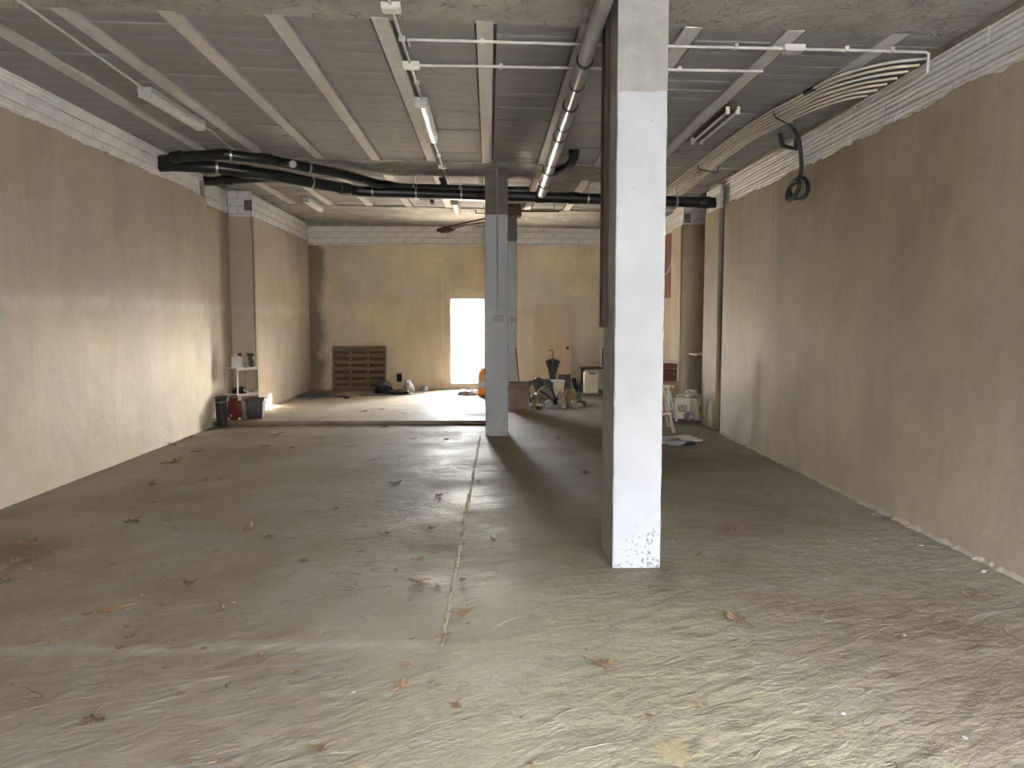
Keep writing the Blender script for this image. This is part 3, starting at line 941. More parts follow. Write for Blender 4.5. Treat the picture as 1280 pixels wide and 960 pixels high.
# ================================================================ CONDUITS
def conduit(label, pts, r=0.011, mat_='conduit', group=None, clips=(), name='conduit', cat='conduit'):
    t = thing(name, label, cat, (0, 0, 0), 0, group)
    bm = B(); add_tube(bm, pts, r, 8); obj('run', bm, mat_, t)
    for p, ax in clips:
        bm = B()
        add_box(bm, p, (0.03 if abs(ax[0]) else 0.05, 0.03 if abs(ax[1]) else 0.05, 0.035)); obj('clip', bm, mat_, t, bevel=0.003)
    return t
zz = lambda x, o=0.014: zc(x) - o
conduit('white conduit feeding the strip light beside the left wall', [(-3.24, 3.5, zz(-3.24)), (-3.24, 5.6, zz(-3.24)), (-3.28, 7.6, zz(-3.28, 0.02))])
conduit('thin white cable running on behind the strip light beside the left wall', smooth_path([(-3.24, 8.95, zz(-3.24, 0.03)), (-3.23, 9.3, zz(-3.2)), (-3.28, 9.8, zz(-3.2)), (-3.32, 10.6, zz(-3.3))]), 0.009)
conduit('white conduit with bend feeding the strip light facing the middle column', [(-0.70, 3.6, zz(-0.7)), (-0.67, 5.45, zz(-0.7)), (-0.66, 6.7, zz(-0.7)), (-0.655, 7.72, zz(-0.7, 0.02))], clips=[((-0.665, 6.1, zz(-0.66)), (0, 1, 0)), ((-0.655, 7.2, zz(-0.66)), (0, 1, 0))])
conduit('white conduit running from the middle strip light to the middle beam', [(-0.665, 9.18, zz(-0.7, 0.02)), (-0.66, 10.0, zz(-0.7)), (-0.65, 10.98, zz(-0.7, 0.03)), (-0.64, 12.0, zz(-0.7, 0.03)), (-0.63, 14.0, zz(-0.7))], clips=[((-0.66, 10.3, zz(-0.66)), (0, 1, 0))])
def jbox(label, x, y, sx=0.11, sy=0.11, mat_='white_plastic'):
    t = thing('junction_box', label, 'junction box', (x, y, zc(x)))
    bm = B(); add_box(bm, (0, 0, -0.02), (sx, sy, 0.04)); obj('box', bm, mat_, t, bevel=0.005)
    bm = B(); add_box(bm, (0, 0, -0.043), (sx * 0.88, sy * 0.88, 0.008)); obj('lid', bm, mat_, t, bevel=0.003)
    return t
jbox('white junction box on the rough concrete beam above the conduits', -0.67, 5.50, 0.13, 0.10)
jbox('white junction box where the cross conduit meets the strip light feed', -0.655, 6.70, 0.14, 0.10)
jbox('white junction box beside the right end of the cross conduits', 2.34, 6.05, 0.16, 0.10)
jbox('small white junction box on the middle beam', -0.655, 11.0, 0.11, 0.08)
yA = 6.12
conduit('white conduit crossing the ceiling from the strip light feed to the right wall', [(-0.62, 6.25, zz(-0.6)), (-0.62, yA, zz(-0.6)), (0.7, yA - 0.03, zz(0.7, 0.02)), (2.3, yA - 0.07, zz(2.3, 0.02)), (3.36, yA - 0.09, zz(3.36, 0.02)), (3.395, yA - 0.085, 3.72), (3.395, yA - 0.08, 3.58), (3.395, 6.2, 3.565), (3.395, 9.3, 3.60), (3.395, 11.24, 3.62)], 0.012, clips=[((-0.05, yA - 0.01, zz(0)), (1, 0, 0)), ((1.9, yA - 0.06, zz(1.9)), (1, 0, 0)), ((2.75, yA - 0.08, zz(2.75)), (1, 0, 0)), ((3.1, yA - 0.09, zz(3.1)), (1, 0, 0))])
conduit('second white conduit crossing the ceiling, ending at the joist', [(-0.62, 6.70, zz(-0.6, 0.02)), (0.76, 6.65, zz(0.7, 0.02)), (2.30, 6.59, zz(2.3, 0.02))], 0.012, clips=[((0.1, 6.68, zz(0.1)), (1, 0, 0)), ((1.6, 6.62, zz(1.6)), (1, 0, 0))])
conduit('cream conduit running straight along the right brick band', [(3.390, 7.2, 3.63), (3.390, 9.3, 3.65), (3.390, 11.24, 3.675)], 0.011, 'cream_conduit', clips=[((3.39, 9.2, 3.63), (0, 1, 0))])
conduit('grey cable under the middle beam beside the column', [(-0.58, 10.98, zz(-0.6, 0.045)), (0.1, 10.97, zz(0.1, 0.045)), (0.11, 10.975, 3.72)], 0.007, 'grey_conduit')
# bundle of pale conduits fanning out to the right wall
FO = [(2.76, 17.6), (2.78, 14.5), (2.79, 12.0), (2.76, 10.1), (2.74, 8.9), (2.79, 7.9), (2.86, 7.3), (2.94, 6.75), (3.06, 6.45), (3.22, 6.27), (3.45, 6.17)]
FI = [(3.14, 17.6), (3.13, 14.5), (3.12, 12.0), (3.06, 11.1), (2.99, 9.6), (2.99, 8.9), (3.05, 8.3), (3.12, 7.8), (3.20, 7.45), (3.30, 7.22), (3.45, 7.10)]
NF = 12
for i in range(NF):
    s = i / (NF - 1)
    pts = []
    for j, (a, b) in enumerate(zip(FO, FI)):
        x = a[0] + (b[0] - a[0]) * s; y = a[1] + (b[1] - a[1]) * s
        k = 0.003 if 0 < j < 9 else 0
        dz = 0.018 + 0.018 * (i % 2) + random.uniform(0, 0.006) + 0.010 * math.sin(j * 1.3) ** 2
        pts.append((x + random.uniform(-k, k), y, zc(x) - dz))
    cc = conduit('pale conduit in the bundle fanning along the ceiling to the right wall', smooth_path(pts, 5), 0.0115, 'cream_conduit' if i % 3 else 'conduit', 'fanned pale conduits')
    if i == 0:
        bm = B(); add_tube(bm, [(2.875, 7.12, zc(2.88) - 0.03), (2.905, 6.98, zc(2.9) - 0.03)], 0.022, 10); obj('sleeve', bm, 'black_rubber', cc)
        cc['label'] = 'outermost pale conduit with a black sleeve, beside the fanned bundle'
for (xa, ya, xb, yb) in ((2.84, 7.75, 3.16, 8.1), (2.80, 10.4, 3.10, 10.6)):
    bm = B(); add_tube(bm, [(xa - 0.03, ya, zc(xa) - 0.008), (xa, ya, zc(xa) - 0.085), (xb, yb, zc(xb) - 0.085), (xb + 0.03, yb, zc(xb) - 0.008)], 0.008, 6)
    tag(obj('pipe_strap', bm, 'dark_joint'), 'dark perforated strap tying up the fanned pale conduits', 'strap', 'straps on the conduit bundle')
# black cable hanging in a coil on the right
t = thing('hanging_cable', 'thick black cable hanging in a coil from the conduits', 'cable')
bm = B()
lp = []
for k in range(44):
    a = 2 * PI * k / 20
    lp.append((3.28 + 0.05 * math.sin(a * 0.5), 8.28 + 0.20 * math.cos(a + 0.6), 3.06 + 0.105 * math.sin(a + 0.6) + 0.012 * math.sin(a * 1.5)))
add_tube(bm, smooth_path([(3.20, 8.30, 3.74), (3.26, 8.24, 3.62), (3.30, 8.22, 3.40), (3.31, 8.25, 3.2)] + lp, 3), 0.022, 10)
obj('coil', bm, 'black_rubber', t)
bm = B(); add_tube(bm, [(3.275, 8.30, 3.60), (3.285, 8.34, 3.50), (3.20, 8.48, 3.56), (3.17, 8.5, 3.7)], 0.026, 8); obj('tail', bm, 'black_rubber', t)
# back wall conduits
conduit('white conduit arching over the back doorway down to a stub', smooth_path([(-0.06, YB - 0.015, 2.28), (-0.40, YB - 0.015, 2.375), (-0.71, YB - 0.015, 2.43), (-0.90, YB - 0.015, 2.36), (-1.05, YB - 0.015, 2.21), (-1.12, YB - 0.015, 2.0), (-1.135, YB - 0.015, 1.6), (-1.127, YB - 0.015, 0.98)], 5), 0.014)
conduit('thin white conduit running straight along the back wall above the loose door', [(-0.06, YB - 0.012, 2.28), (0.4, YB - 0.012, 2.2), (2.0, YB - 0.012, 2.2), (3.48, YB - 0.012, 2.2)], 0.011)
t = thing('wall_socket', 'small black box set low in the back wall beside the pallet', 'socket', (-2.09, YB - 0.005, 0.34))
bm = B(); add_box(bm, (0, 0, 0), (0.12, 0.03, 0.19)); obj('frame', bm, 'black_plastic', t, bevel=0.006)
bm = B(); add_box(bm, (0, -0.017, 0), (0.085, 0.012, 0.15)); obj('plate', bm, 'vent', t, bevel=0.004)
# rusty arm hanging in front of the far column and small bracket on the far ceiling
t = thing('folded_bracket', 'rusty folded metal arm slung from the far column under the ceiling', 'bracket')
bm = B(); add_tube(bm, [(-0.93, 14.3, 3.32), (-0.5, 14.42, 3.45), (0.20, 14.68, 3.62)], 0.016, 8); obj('rod', bm, 'rust', t)
bm = B(); add_tube(bm, [(-0.80, 14.3, 3.29), (-0.4, 14.45, 3.42), (0.20, 14.68, 3.54)], 0.024, 8); obj('rod', bm, 'galv', t)
bm = B(); add_tube(bm, [(-0.25, 14.45, 3.70), (-0.25, 14.45, 3.64), (0.20, 14.66, 3.66)], 0.012, 6); obj('rod', bm, 'rust', t)
bm = B(); bmesh.ops.create_icosphere(bm, subdivisions=3, radius=1)
for v in bm.verts:
    k = 1 + 0.55 * noise.noise(v.co * 2.3)
    v.co = Vector((-0.80 + v.co.x * 0.15 * k, 14.3 + v.co.y * 0.08 * k, 3.31 + v.co.z * 0.055 * k))
obj('crumpled_end', bm, 'rust', t)
t = thing('steel_bar', 'thin dark steel bar hung beside the head of the farthest column', 'bar')
bm = B(); bb(bm, 0.40, 1.3, 14.4, 14.43, 3.66, 3.69); obj('bar', bm, 'rust', t)
for hx in (0.55, 1.2):
    bm = B(); add_tube(bm, [(hx, 14.415, 3.68), (hx, 14.415, zc(hx) + 0.02)], 0.006, 6); obj('hanger', bm, 'rust', t)
bm = B(); bb(bm, 0.23, 0.60, 14.55, 14.95, 3.62, 3.79)
bmesh.ops.bevel(bm, geom=bm.edges[:], offset=0.01, segments=1)
t = tag(obj('column_head_plate', bm, 'rust'), 'dark steel plate wrapped round the head of the farthest column', 'plate')
bm = B(); bb(bm, -1.22, -0.80, 13.7, 13.73, 3.77, 3.80); bb(bm, -1.03, -0.97, 13.6, 13.8, 3.70, 3.80)
tag(obj('ceiling_bracket', bm, 'rust'), 'small dark bracket on the far ceiling near the rusty arm', 'bracket')
# dark red panel on the far right wall
t = thing('wall_board', 'dark red board fixed high on the far right wall', 'panel', (3.47, 14.95, 2.10))
bm = B(); bb(bm, -0.02, 0.03, -0.60, 0.60, 0, 1.22); obj('board', bm, 'red_board', t, bevel=0.004)
bm = B()
for yy in (-0.60, 0.60):
    bb(bm, -0.03, 0.03, yy - 0.02, yy + 0.02, 0, 1.22)
obj('edge_strip', bm, 'wood_dark', t)
conduit('thin pale cable drooping across the dark red board', smooth_path([(3.42, 14.35, 3.1), (3.43, 14.5, 2.85), (3.43, 14.8, 2.6), (3.43, 15.3, 2.55)]), 0.008, 'cream_conduit', name='cable', cat='cable')

# ================================================================ LOOSE THINGS
def lump(r, seed, freq=1.8, amp=0.35, sub=3, crease=0.0):
    """crumpled bag: noisy ball with a flat underside, base at z = 0"""
    bm = B()
    bmesh.ops.create_icosphere(bm, subdivisions=sub, radius=1)
    for v in bm.verts:
        c = v.co.copy()
        k = 1 + amp * noise.noise(c * freq + Vector((seed, 0, 0))) + amp * 0.5 * noise.noise(c * freq * 2.7 + Vector((0, seed, 0)))
        if crease:
            k += crease * abs(noise.noise(c * freq * 4 + Vector((0, 0, seed))))
        v.co = Vector((c.x * r[0] * k, c.y * r[1] * k, max(-0.25, c.z * k) * r[2]))
    zmin = min(v.co.z for v in bm.verts)
    for v in bm.verts:
        v.co.z -= zmin
    return bm

def bag(name, label, cat, loc, r, mat_, seed, group=None, crease=0.25, rz=0.0, freq=1.8):
    o = obj(name, lump(r, seed, crease=crease, freq=freq), mat_, sharp=28)
    o.location = loc
    o.rotation_euler = (0, 0, rz)
    return tag(o, label, cat, group)

# ---- pallet leaning upright on the back wall
t = thing('wooden_pallet', 'weathered wooden pallet standing upright against the back wall', 'pallet', (-2.97, 17.47, 0.06))
t.rotation_euler = (-0.10, 0, 0)
for k in range(7):
    w = 0.12 if k in (0, 6) else 0.082
    z = 0.062 + k * (1.03 - 0.125) / 6
    bm = B(); add_box(bm, (0, 0, z), (1.20, 0.022, w)); obj('deck_board', bm, 'wood_grey', t, bevel=0.003)
for x in (-0.585, -0.2, 0.2, 0.585):
    bm = B(); add_box(bm, (x, 0.077, 0.515), (0.05 if abs(x) < 0.5 else 0.03, 0.13, 1.03)); obj('stringer', bm, 'wood_grey', t, bevel=0.003)
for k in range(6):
    bm = B(); add_box(bm, (0, 0.152, 0.137 + k * 0.151), (1.20, 0.02, 0.12)); obj('base_board', bm, 'wood_dark', t, bevel=0.003)  # boards toned dark behind the gaps to paint in their shade
# ---- bin bags by the pallet
bag('bin_bag', 'crumpled black bin bag lying at the foot of the pallet', 'bag', (-2.36, 17.02, 0.06), (0.20, 0.18, 0.19), 'bag_black', 3.1)
bag('bin_bag', 'flattened black bin bag trailing right of the pallet', 'bag', (-1.98, 16.70, 0.06), (0.27, 0.15, 0.08), 'bag_black', 5.4)
bag('plastic_sheet', 'crumpled pale grey plastic sheet on the black bags', 'plastic', (-1.82, 17.12, 0.06), (0.12, 0.10, 0.22), 'bag_grey', 8.2)
bag('plastic_scrap', 'small clear plastic scrap against the back wall near the socket', 'plastic', (-1.50, 17.55, 0.06), (0.07, 0.05, 0.08), 'bag_grey', 2.2)
bm = B(); add_box(bm, (0, 0, 0.012), (0.55, 0.25, 0.016), Euler((0.02, 0.02, 0.2))); o = obj('scrap_board', bm, 'black_plastic', bevel=0.003); o.location = (-2.52, 16.52, 0.06)
tag(o, 'thin dark scrap board on the slab before the bin bags', 'board')
# ---- blue grey hose on the slab
t = thing('hose', 'dark blue-grey hose lying in a loose loop on the raised slab', 'hose', (0, 0, 0))
hp = [(-4.02, 16.0), (-3.85, 15.95), (-3.66, 16.1), (-3.50, 16.25), (-3.30, 16.1), (-3.42, 15.85), (-3.68, 15.85), (-3.75, 16.1), (-3.6, 16.4), (-3.35, 16.3), (-3.15, 15.95), (-2.95, 15.8)]
bm = B(); add_tube(bm, smooth_path([(x, y, 0.083 + 0.012 * (i % 3)) for i, (x, y) in enumerate(hp)], 6), 0.022, 8); obj('hose_run', bm, 'blue_hose', t)
bm = B(); add_tube(bm, [(-2.97, 15.81, 0.084), (-2.90, 15.765, 0.084)], 0.03, 10); obj('connector', bm, 'black_plastic', t)
# ---- shelf rack and the tubs in the left recess
t = thing('shelf_rack', 'white two-tier metal shelf rack standing in the left wall recess', 'shelf', (-4.22, 12.95, 0.06), math.radians(61.4))
for z in (0.36, 0.80):
    bm = B(); add_box(bm, (0.225, 0.135, z), (0.47, 0.29, 0.022)); s = obj('shelf_board', bm, 'white_plastic', t, bevel=0.004)
    bm = B(); add_box(bm, (0.225, -0.012, z - 0.012), (0.47, 0.012, 0.045)); obj('edge_lip', bm, 'white_plastic', s)
for x in (0.0, 0.45):
    for y in (0.0, 0.27):
        bm = B(); add_tube(bm, [(x, y, 0), (x, y, 0.81)], 0.014, 8); obj('post', bm, 'white_plastic' if x == 0 and y == 0 else 'grey_conduit', t)

def jerrycan(name, label, loc, rz, w, d, h, mat_, cap='white_plastic', sticker=False, group=None):
    t = thing(name, label, 'jerrycan', loc, rz, group)
    bm = B(); add_box(bm, (0, 0, h * 0.43), (w, d, h * 0.86)); 
    obj('body', bm, mat_, t, bevel=min(w, d) * 0.16)
    bm = B(); add_box(bm, (0, 0, h * 0.88), (w * 0.86, d * 0.8, h * 0.06), taper=0.75); obj('shoulder', bm, mat_, t, bevel=0.008)
    bm = B(); add_tube(bm, smooth_path([(-w * 0.30, 0, h * 0.88), (-w * 0.26, 0, h * 0.975), (w * 0.05, 0, h * 0.985), (w * 0.12, 0, h * 0.89)]), 0.016, 8); obj('handle', bm, mat_, t)
    bm = B(); add_lathe(bm, [(0.030, 0), (0.030, 0.045), (0.026, 0.05)], (w * 0.30, 0, h * 0.90), 14); obj('cap', bm, cap, t)
    if sticker:
        bm = B(); add_box(bm, (0, -d / 2 - 0.0015, h * 0.45), (w * 0.55, 0.004, h * 0.30)); obj('sticker', bm, 'sticker', t)
    return t
jerrycan('plastic_jug', 'small white plastic jug with dark red cap on the shelf rack', (-4.27, 13.10, 0.872), 0.3, 0.17, 0.12, 0.21, 'white_plastic', 'red')
t = thing('spray_gun', 'black trigger sprayer standing on the top shelf', 'sprayer', (-4.07, 13.24, 0.872))
bm = B(); add_lathe(bm, [(0.035, 0), (0.04, 0.01), (0.038, 0.10), (0.018, 0.15), (0.018, 0.18)], (0, 0, 0), 14); obj('bottle', bm, 'black_plastic', t)
bm = B(); add_box(bm, (-0.01, 0, 0.205), (0.11, 0.045, 0.05)); obj('head', bm, 'black_plastic', t, bevel=0.008)
bm = B(); add_box(bm, (-0.035, 0, 0.155), (0.02, 0.022, 0.06), Euler((0, 0.5, 0))); obj('trigger', bm, 'black_plastic', t, bevel=0.004)
bag('rag', 'crumpled pale grey rag on the top shelf beside the sprayer', 'rag', (-4.11, 13.11, 0.872), (0.05, 0.045, 0.045), 'bag_grey', 1.9)
bag('tool_pouch', 'dark tool pouch lying on the lower shelf', 'pouch', (-4.25, 13.12, 0.432), (0.11, 0.09, 0.08), 'bag_black', 6.6)
bag('paper_wad', 'crumpled white papers on the lower shelf', 'paper', (-4.05, 13.30, 0.432), (0.07, 0.06, 0.045), 'bag_white', 7.7)
t = thing('bucket', 'tall black plastic bucket on the floor before the red case', 'bucket', (-4.22, 12.16, 0))
bm = B(); add_lathe(bm, [(0.074, 0), (0.080, 0.006), (0.098, 0.44), (0.104, 0.445), (0.104, 0.47), (0.097, 0.47), (0.090, 0.43), (0.07, 0.02)], (0, 0, 0), 22); obj('tub', bm, 'black_plastic', t)
bm = B(); add_tube(bm, smooth_path([(-0.106, 0, 0.44), (-0.09, -0.07, 0.40), (0, -0.112, 0.385), (0.09, -0.07, 0.40), (0.106, 0, 0.44)]), 0.004, 6); obj('bail', bm, 'galv', t)
t = thing('red_case', 'dark red case with grey corners standing between two black tubs', 'case', (-4.13, 12.50, 0.06), 0.06)
bm = B(); add_box(bm, (0, 0, 0.18), (0.20, 0.12, 0.36)); obj('shell', bm, 'red', t, bevel=0.02)
for sx in (-1, 1):
    for z in (0.335, 0.02):
        bm = B(); add_box(bm, (sx * 0.088, -0.046, z), (0.034, 0.036, 0.045)); obj('corner_cap', bm, 'lamp_body', t, bevel=0.008)
bm = B(); add_box(bm, (-0.045, -0.0615, 0.075), (0.035, 0.004, 0.012)); add_box(bm, (-0.045, -0.0615, 0.075), (0.012, 0.0045, 0.035)); o = obj('cross_mark', bm, 'white_plastic', t)
o['label'] = 'small pale cross mark'
bm = B(); add_tube(bm, smooth_path([(-0.05, 0, 0.355), (-0.04, 0, 0.385), (0.04, 0, 0.385), (0.05, 0, 0.355)]), 0.008, 8); obj('handle', bm, 'black_plastic', t)
t = thing('plaster_tub', 'wide black plaster tub with white smears beside the red case', 'tub', (-3.855, 12.72, 0.06), 0.1)
bm = B()
for zz_, k in ((0.0, 0.82), (0.30, 1.0)):
    pass
add_box(bm, (0, 0, 0.155), (0.235, 0.25, 0.31), taper=1.2)
obj('tub', bm, 'smeared_black', t, bevel=0.02)
bm = B()
for (cx, cy, sx, sy) in ((0, -0.15, 0.32, 0.02), (0, 0.15, 0.32, 0.02), (-0.145, 0, 0.02, 0.30), (0.145, 0, 0.02, 0.30)):
    add_box(bm, (cx, cy, 0.31), (sx, sy, 0.03))
obj('rim', bm, 'smeared_black', t, bevel=0.006)
# ---- beside the doorway
t = thing('orange_box', 'peach and orange box stack standing by the back doorway', 'box', (-0.12, 16.35, 0.06))
bm = B(); add_box(bm, (0, 0, 0.09), (0.26, 0.22, 0.18)); obj('carton', bm, 'orange', t, bevel=0.006)
bm = B(); add_box(bm, (-0.01, 0, 0.245), (0.24, 0.21, 0.13)); obj('carton', bm, 'white_plastic', t, bevel=0.006)
bm = B(); add_box(bm, (-0.02, 0, 0.385), (0.22, 0.20, 0.15)); obj('carton', bm, 'peach', t, bevel=0.01)
bag('orange_bag', 'small bright orange plastic bag on top of the box stack', 'bag', (-0.13, 16.32, 0.52), (0.10, 0.09, 0.10), 'orange', 4.4)
bag('white_bag', 'crumpled whitish bag on the slab before the doorway', 'bag', (-0.46, 16.55, 0.06), (0.22, 0.16, 0.10), 'bag_white', 9.9)
# ---- bin, broom stick and rubbish heap
t = thing('dust_bin', 'brown tapered bin with a lifted lid beside the far column', 'bin', (0.52, 14.22, 0), 0.05)
bm = B(); add_box(bm, (0, 0, 0.185), (0.32, 0.30, 0.37), taper=1.22); obj('body', bm, 'bin', t, bevel=0.02)
bm = B(); add_box(bm, (0, 0, 0.385), (0.43, 0.40, 0.03)); obj('rim', bm, 'bin', t, bevel=0.008)
bm = B(); add_box(bm, (0, 0.02, 0.46), (0.42, 0.38, 0.12), taper=0.82); obj('lid', bm, 'bin', t, bevel=0.02)
bm = B(); add_tube(bm, [(0.50, 14.68, 1.14), (0.60, 14.55, 0.0)], 0.013, 8)
add_box(bm, (0.60, 14.54, 0.02), (0.20, 0.05, 0.04), Euler((0, 0, 0.2)))
tag(obj('broom', bm, 'wood_dark'), 'thin wooden broom leaning on the far column behind the brown bin', 'broom')
bag('glove', 'peach rubber glove hooked over the rubbish heap beside the bin', 'glove', (0.82, 14.75, 0.26), (0.05, 0.04, 0.11), 'peach', 1.2)
bag('cardboard_box', 'small torn cardboard carton beside the brown bin', 'box', (0.86, 14.46, 0), (0.09, 0.08, 0.13), 'card', 2.9, crease=0.05)
t = thing('paint_tin', 'small tin with white rim in front of the rubbish heap', 'tin', (0.92, 14.28, 0))
bm = B(); add_lathe(bm, [(0.055, 0), (0.055, 0.07)], (0, 0, 0), 16); obj('body', bm, 'black_plastic', t)
bm = B(); add_lathe(bm, [(0.058, 0.07), (0.060, 0.075), (0.060, 0.105), (0.055, 0.11)], (0, 0, 0), 16); obj('lid', bm, 'white_plastic', t)
G = 'rubbish heap beside the bin'
bag('rubbish_sack', 'large mottled grey sack with bands in the rubbish heap', 'sack', (1.05, 15.06, 0), (0.22, 0.19, 0.27), 'bag_stripe', 3.3, None, rz=0.4)
bag('rubbish_sack', 'dark grey plastic draped at the back of the rubbish heap', 'sack', (1.02, 15.66, 0), (0.32, 0.18, 0.38), 'bag_dark', 5.8)
bag('rubbish_sack', 'ochre yellow sack at the right end of the rubbish heap', 'sack', (1.58, 15.30, 0), (0.15, 0.13, 0.22), 'bag_yellow', 6.1)
for i, (x, y, rx, ry, rz_) in enumerate([(1.12, 14.60, 0.09, 0.08, 0.11), (1.37, 14.56, 0.09, 0.08, 0.12), (1.39, 15.00, 0.08, 0.08, 0.20), (1.60, 14.74, 0.08, 0.07, 0.10), (0.70, 15.04, 0.07, 0.07, 0.22), (1.84, 15.25, 0.07, 0.07, 0.10)]):
    bag('crumpled_bag', 'crumpled white plastic bag in the rubbish heap beside the bin', 'bag', (x, y, 0), (rx, ry, rz_), 'bag_white', 11.0 + i * 2.3, 'crumpled white bags in the rubbish heap', rz=i, crease=0.4)
for i, (x, y) in enumerate([(1.62, 14.55), (1.74, 14.75), (1.24, 14.42)]):
    bag('rubble_lump', 'small grey rubble lump on the floor before the rubbish heap', 'rubble', (x, y, 0), (0.075, 0.06, 0.06), 'mortar', 21 + i * 1.7, 'rubble lumps before the heap', crease=0.05)
bag('slate_bag', 'small dark slate plastic bag between the white bags of the heap', 'bag', (1.30, 14.78, 0), (0.055, 0.05, 0.14), 'bag_dark', 13.7, crease=0.4)
bag('slate_bag', 'dark slate plastic scrap lying right of the ochre sack', 'bag', (1.78, 14.98, 0), (0.10, 0.06, 0.07), 'bag_dark', 17.1, crease=0.4)
for q, (pa, pb, m_, lb) in enumerate([((0.90, 14.80, 0.28), (1.14, 14.76, 0.10), 'bag_yellow', 'ochre strap lying down the front of the mottled sack'), ((0.96, 14.80, 0.31), (1.20, 14.76, 0.13), 'black_rubber', 'black rubber strip lying down the front of the mottled sack')]):
    bm = B(); add_tube(bm, smooth_path([pa, ((pa[0] + pb[0]) / 2, pa[1] - 0.06, (pa[2] + pb[2]) / 2 + 0.02), pb]), 0.016, 6)
    tag(obj('strap', bm, m_), lb, 'strap')
bag('torn_paper', 'flat torn tan paper on the floor in front of the brown bin', 'paper', (0.56, 13.95, 0), (0.17, 0.10, 0.03), 'card', 4.7)
# ---- umbrella, bucket, door, case, jerrycans at the back
t = thing('umbrella', 'dark grey umbrella standing handle up before the loose door', 'umbrella', (1.40, 17.02, 0.06))
bm = B()
prof = [(0.03, 0.05), (0.055, 0.20), (0.075, 0.38), (0.105, 0.52), (0.165, 0.665), (0.175, 0.70), (0.11, 0.735), (0.03, 0.76)]
rings = []
n = 48
for r, z in prof:
    amp = min(0.42, max(0.10, (r - 0.04) * 3.2))
    rings.append([bm.verts.new((r * (1 - amp + amp * math.cos(8 * 2 * PI * k / n + 0.6)) * math.cos(2 * PI * k / n), r * 0.8 * (1 - amp + amp * math.cos(8 * 2 * PI * k / n + 0.6)) * math.sin(2 * PI * k / n), z)) for k in range(n)])
for a, b in zip(rings, rings[1:]):
    for k in range(n):
        bm.faces.new((a[k], a[(k + 1) % n], b[(k + 1) % n], b[k]))
bm.faces.new(rings[0][::-1]); bm.faces.new(rings[-1])
obj('canopy', bm, 'cloth_dark', t, sharp=60)
bm = B(); add_tube(bm, [(0, 0, 0.0), (0, 0, 0.84)], 0.008, 8); obj('shaft', bm, 'black_plastic', t)
bm = B(); add_tube(bm, smooth_path([(0, 0, 0.76), (0, 0, 0.90), (-0.015, 0, 0.945), (-0.045, 0, 0.955), (-0.07, 0, 0.93), (-0.072, 0, 0.905)]), 0.013, 10); obj('handle', bm, 'cane', t)
t = thing('bucket', 'square white plastic bucket with lid in front of the umbrella', 'bucket', (1.47, 16.62, 0))
bm = B(); add_box(bm, (0, 0, 0.19), (0.25, 0.25, 0.30), taper=1.12); obj('tub', bm, 'cream_plastic', t, bevel=0.03)
bm = B(); add_box(bm, (0, 0, 0.345), (0.30, 0.30, 0.04)); obj('lid', bm, 'white_plastic', t, bevel=0.012)
bm = B(); add_tube(bm, smooth_path([(-0.147, 0, 0.29), (-0.11, -0.145, 0.19), (0, -0.16, 0.15), (0.11, -0.145, 0.19), (0.147, 0, 0.29)]), 0.004, 6); obj('bail', bm, 'galv', t)
bm = B(); add_box(bm, (0, 0, 0.02), (0.28, 0.28, 0.04)); obj('base', bm, 'cream_plastic', t, bevel=0.01)
bm = B(); add_box(bm, (0, 0, 0.06), (0.19, 0.16, 0.12)); o = obj('carton', bm, 'white_plastic', bevel=0.008); o.location = (1.72, 16.70, 0)
tag(o, 'small white carton right of the square white bucket', 'box')
t = thing('loose_door', 'tan flush door panel leaning against the back wall', 'door', (1.455, 17.52, 0.06))
t.rotation_euler = (-0.105, 0, 0)
bm = B(); add_box(bm, (0, 0.02, 0.985), (0.83, 0.035, 1.97)); obj('panel', bm, 'door', t, bevel=0.002)
bm = B(); bb(bm, -0.435, -0.415, 0.0, 0.042, 0, 1.97); obj('edge_strip', bm, 'door_edge', t)
bm = B(); add_lathe(bm, [(0.034, 0), (0.034, 0.01), (0.014, 0.014), (0.014, 0.03), (0.03, 0.036), (0.032, 0.055), (0.02, 0.064)], (0.335, 0.003, 0.975), 16, rot=Matrix.Rotation(PI / 2, 3, 'X')); obj('knob', bm, 'black_plastic', t)
bm = B()
for z in (0.25, 1.75):
    bb(bm, -0.443, -0.434, 0.005, 0.04, z, z + 0.09)
obj('hinge', bm, 'rust', t)
t = thing('black_case', 'flat black case leaning on the foot of the loose door', 'case', (1.69, 17.28, 0.06))
t.rotation_euler = (-0.14, 0, 0)
bm = B(); add_box(bm, (0, 0, 0.19), (0.27, 0.05, 0.38)); obj('shell', bm, 'cloth_dark', t, bevel=0.01)
bm = B(); add_box(bm, (0, -0.027, 0.19), (0.22, 0.006, 0.33)); obj('front_panel', bm, 'black_plastic', t, bevel=0.002)
bm = B(); add_box(bm, (0, 0, 0.15), (0.10, 0.03, 0.30), Euler((0.12, -0.35, 0))); o = obj('scrap_board', bm, 'cloth_dark', bevel=0.003); o.location = (1.95, 17.40, 0.06)
tag(o, 'slanting dark grey scrap board right of the black case', 'board')
t = thing('jerrycan', 'tall cream jerrycan standing alone right of the loose door', 'jerrycan', (2.24, 16.98, 0.06))
bm = B(); add_box(bm, (0, 0, 0.23), (0.30, 0.24, 0.46)); obj('body', bm, 'cream_plastic', t, bevel=0.035)
bm = B(); add_box(bm, (0.03, -0.05, 0.435), (0.15, 0.16, 0.03)); obj('handle_recess', bm, 'wood_dark', t, bevel=0.008)
bm = B(); add_tube(bm, [(-0.10, -0.02, 0.468), (0.13, -0.02, 0.468)], 0.018, 8); obj('handle', bm, 'cream_plastic', t)
bm = B(); add_lathe(bm, [(0.03, 0), (0.03, 0.03)], (-0.10, 0.06, 0.455), 14); obj('cap', bm, 'cream_plastic', t)
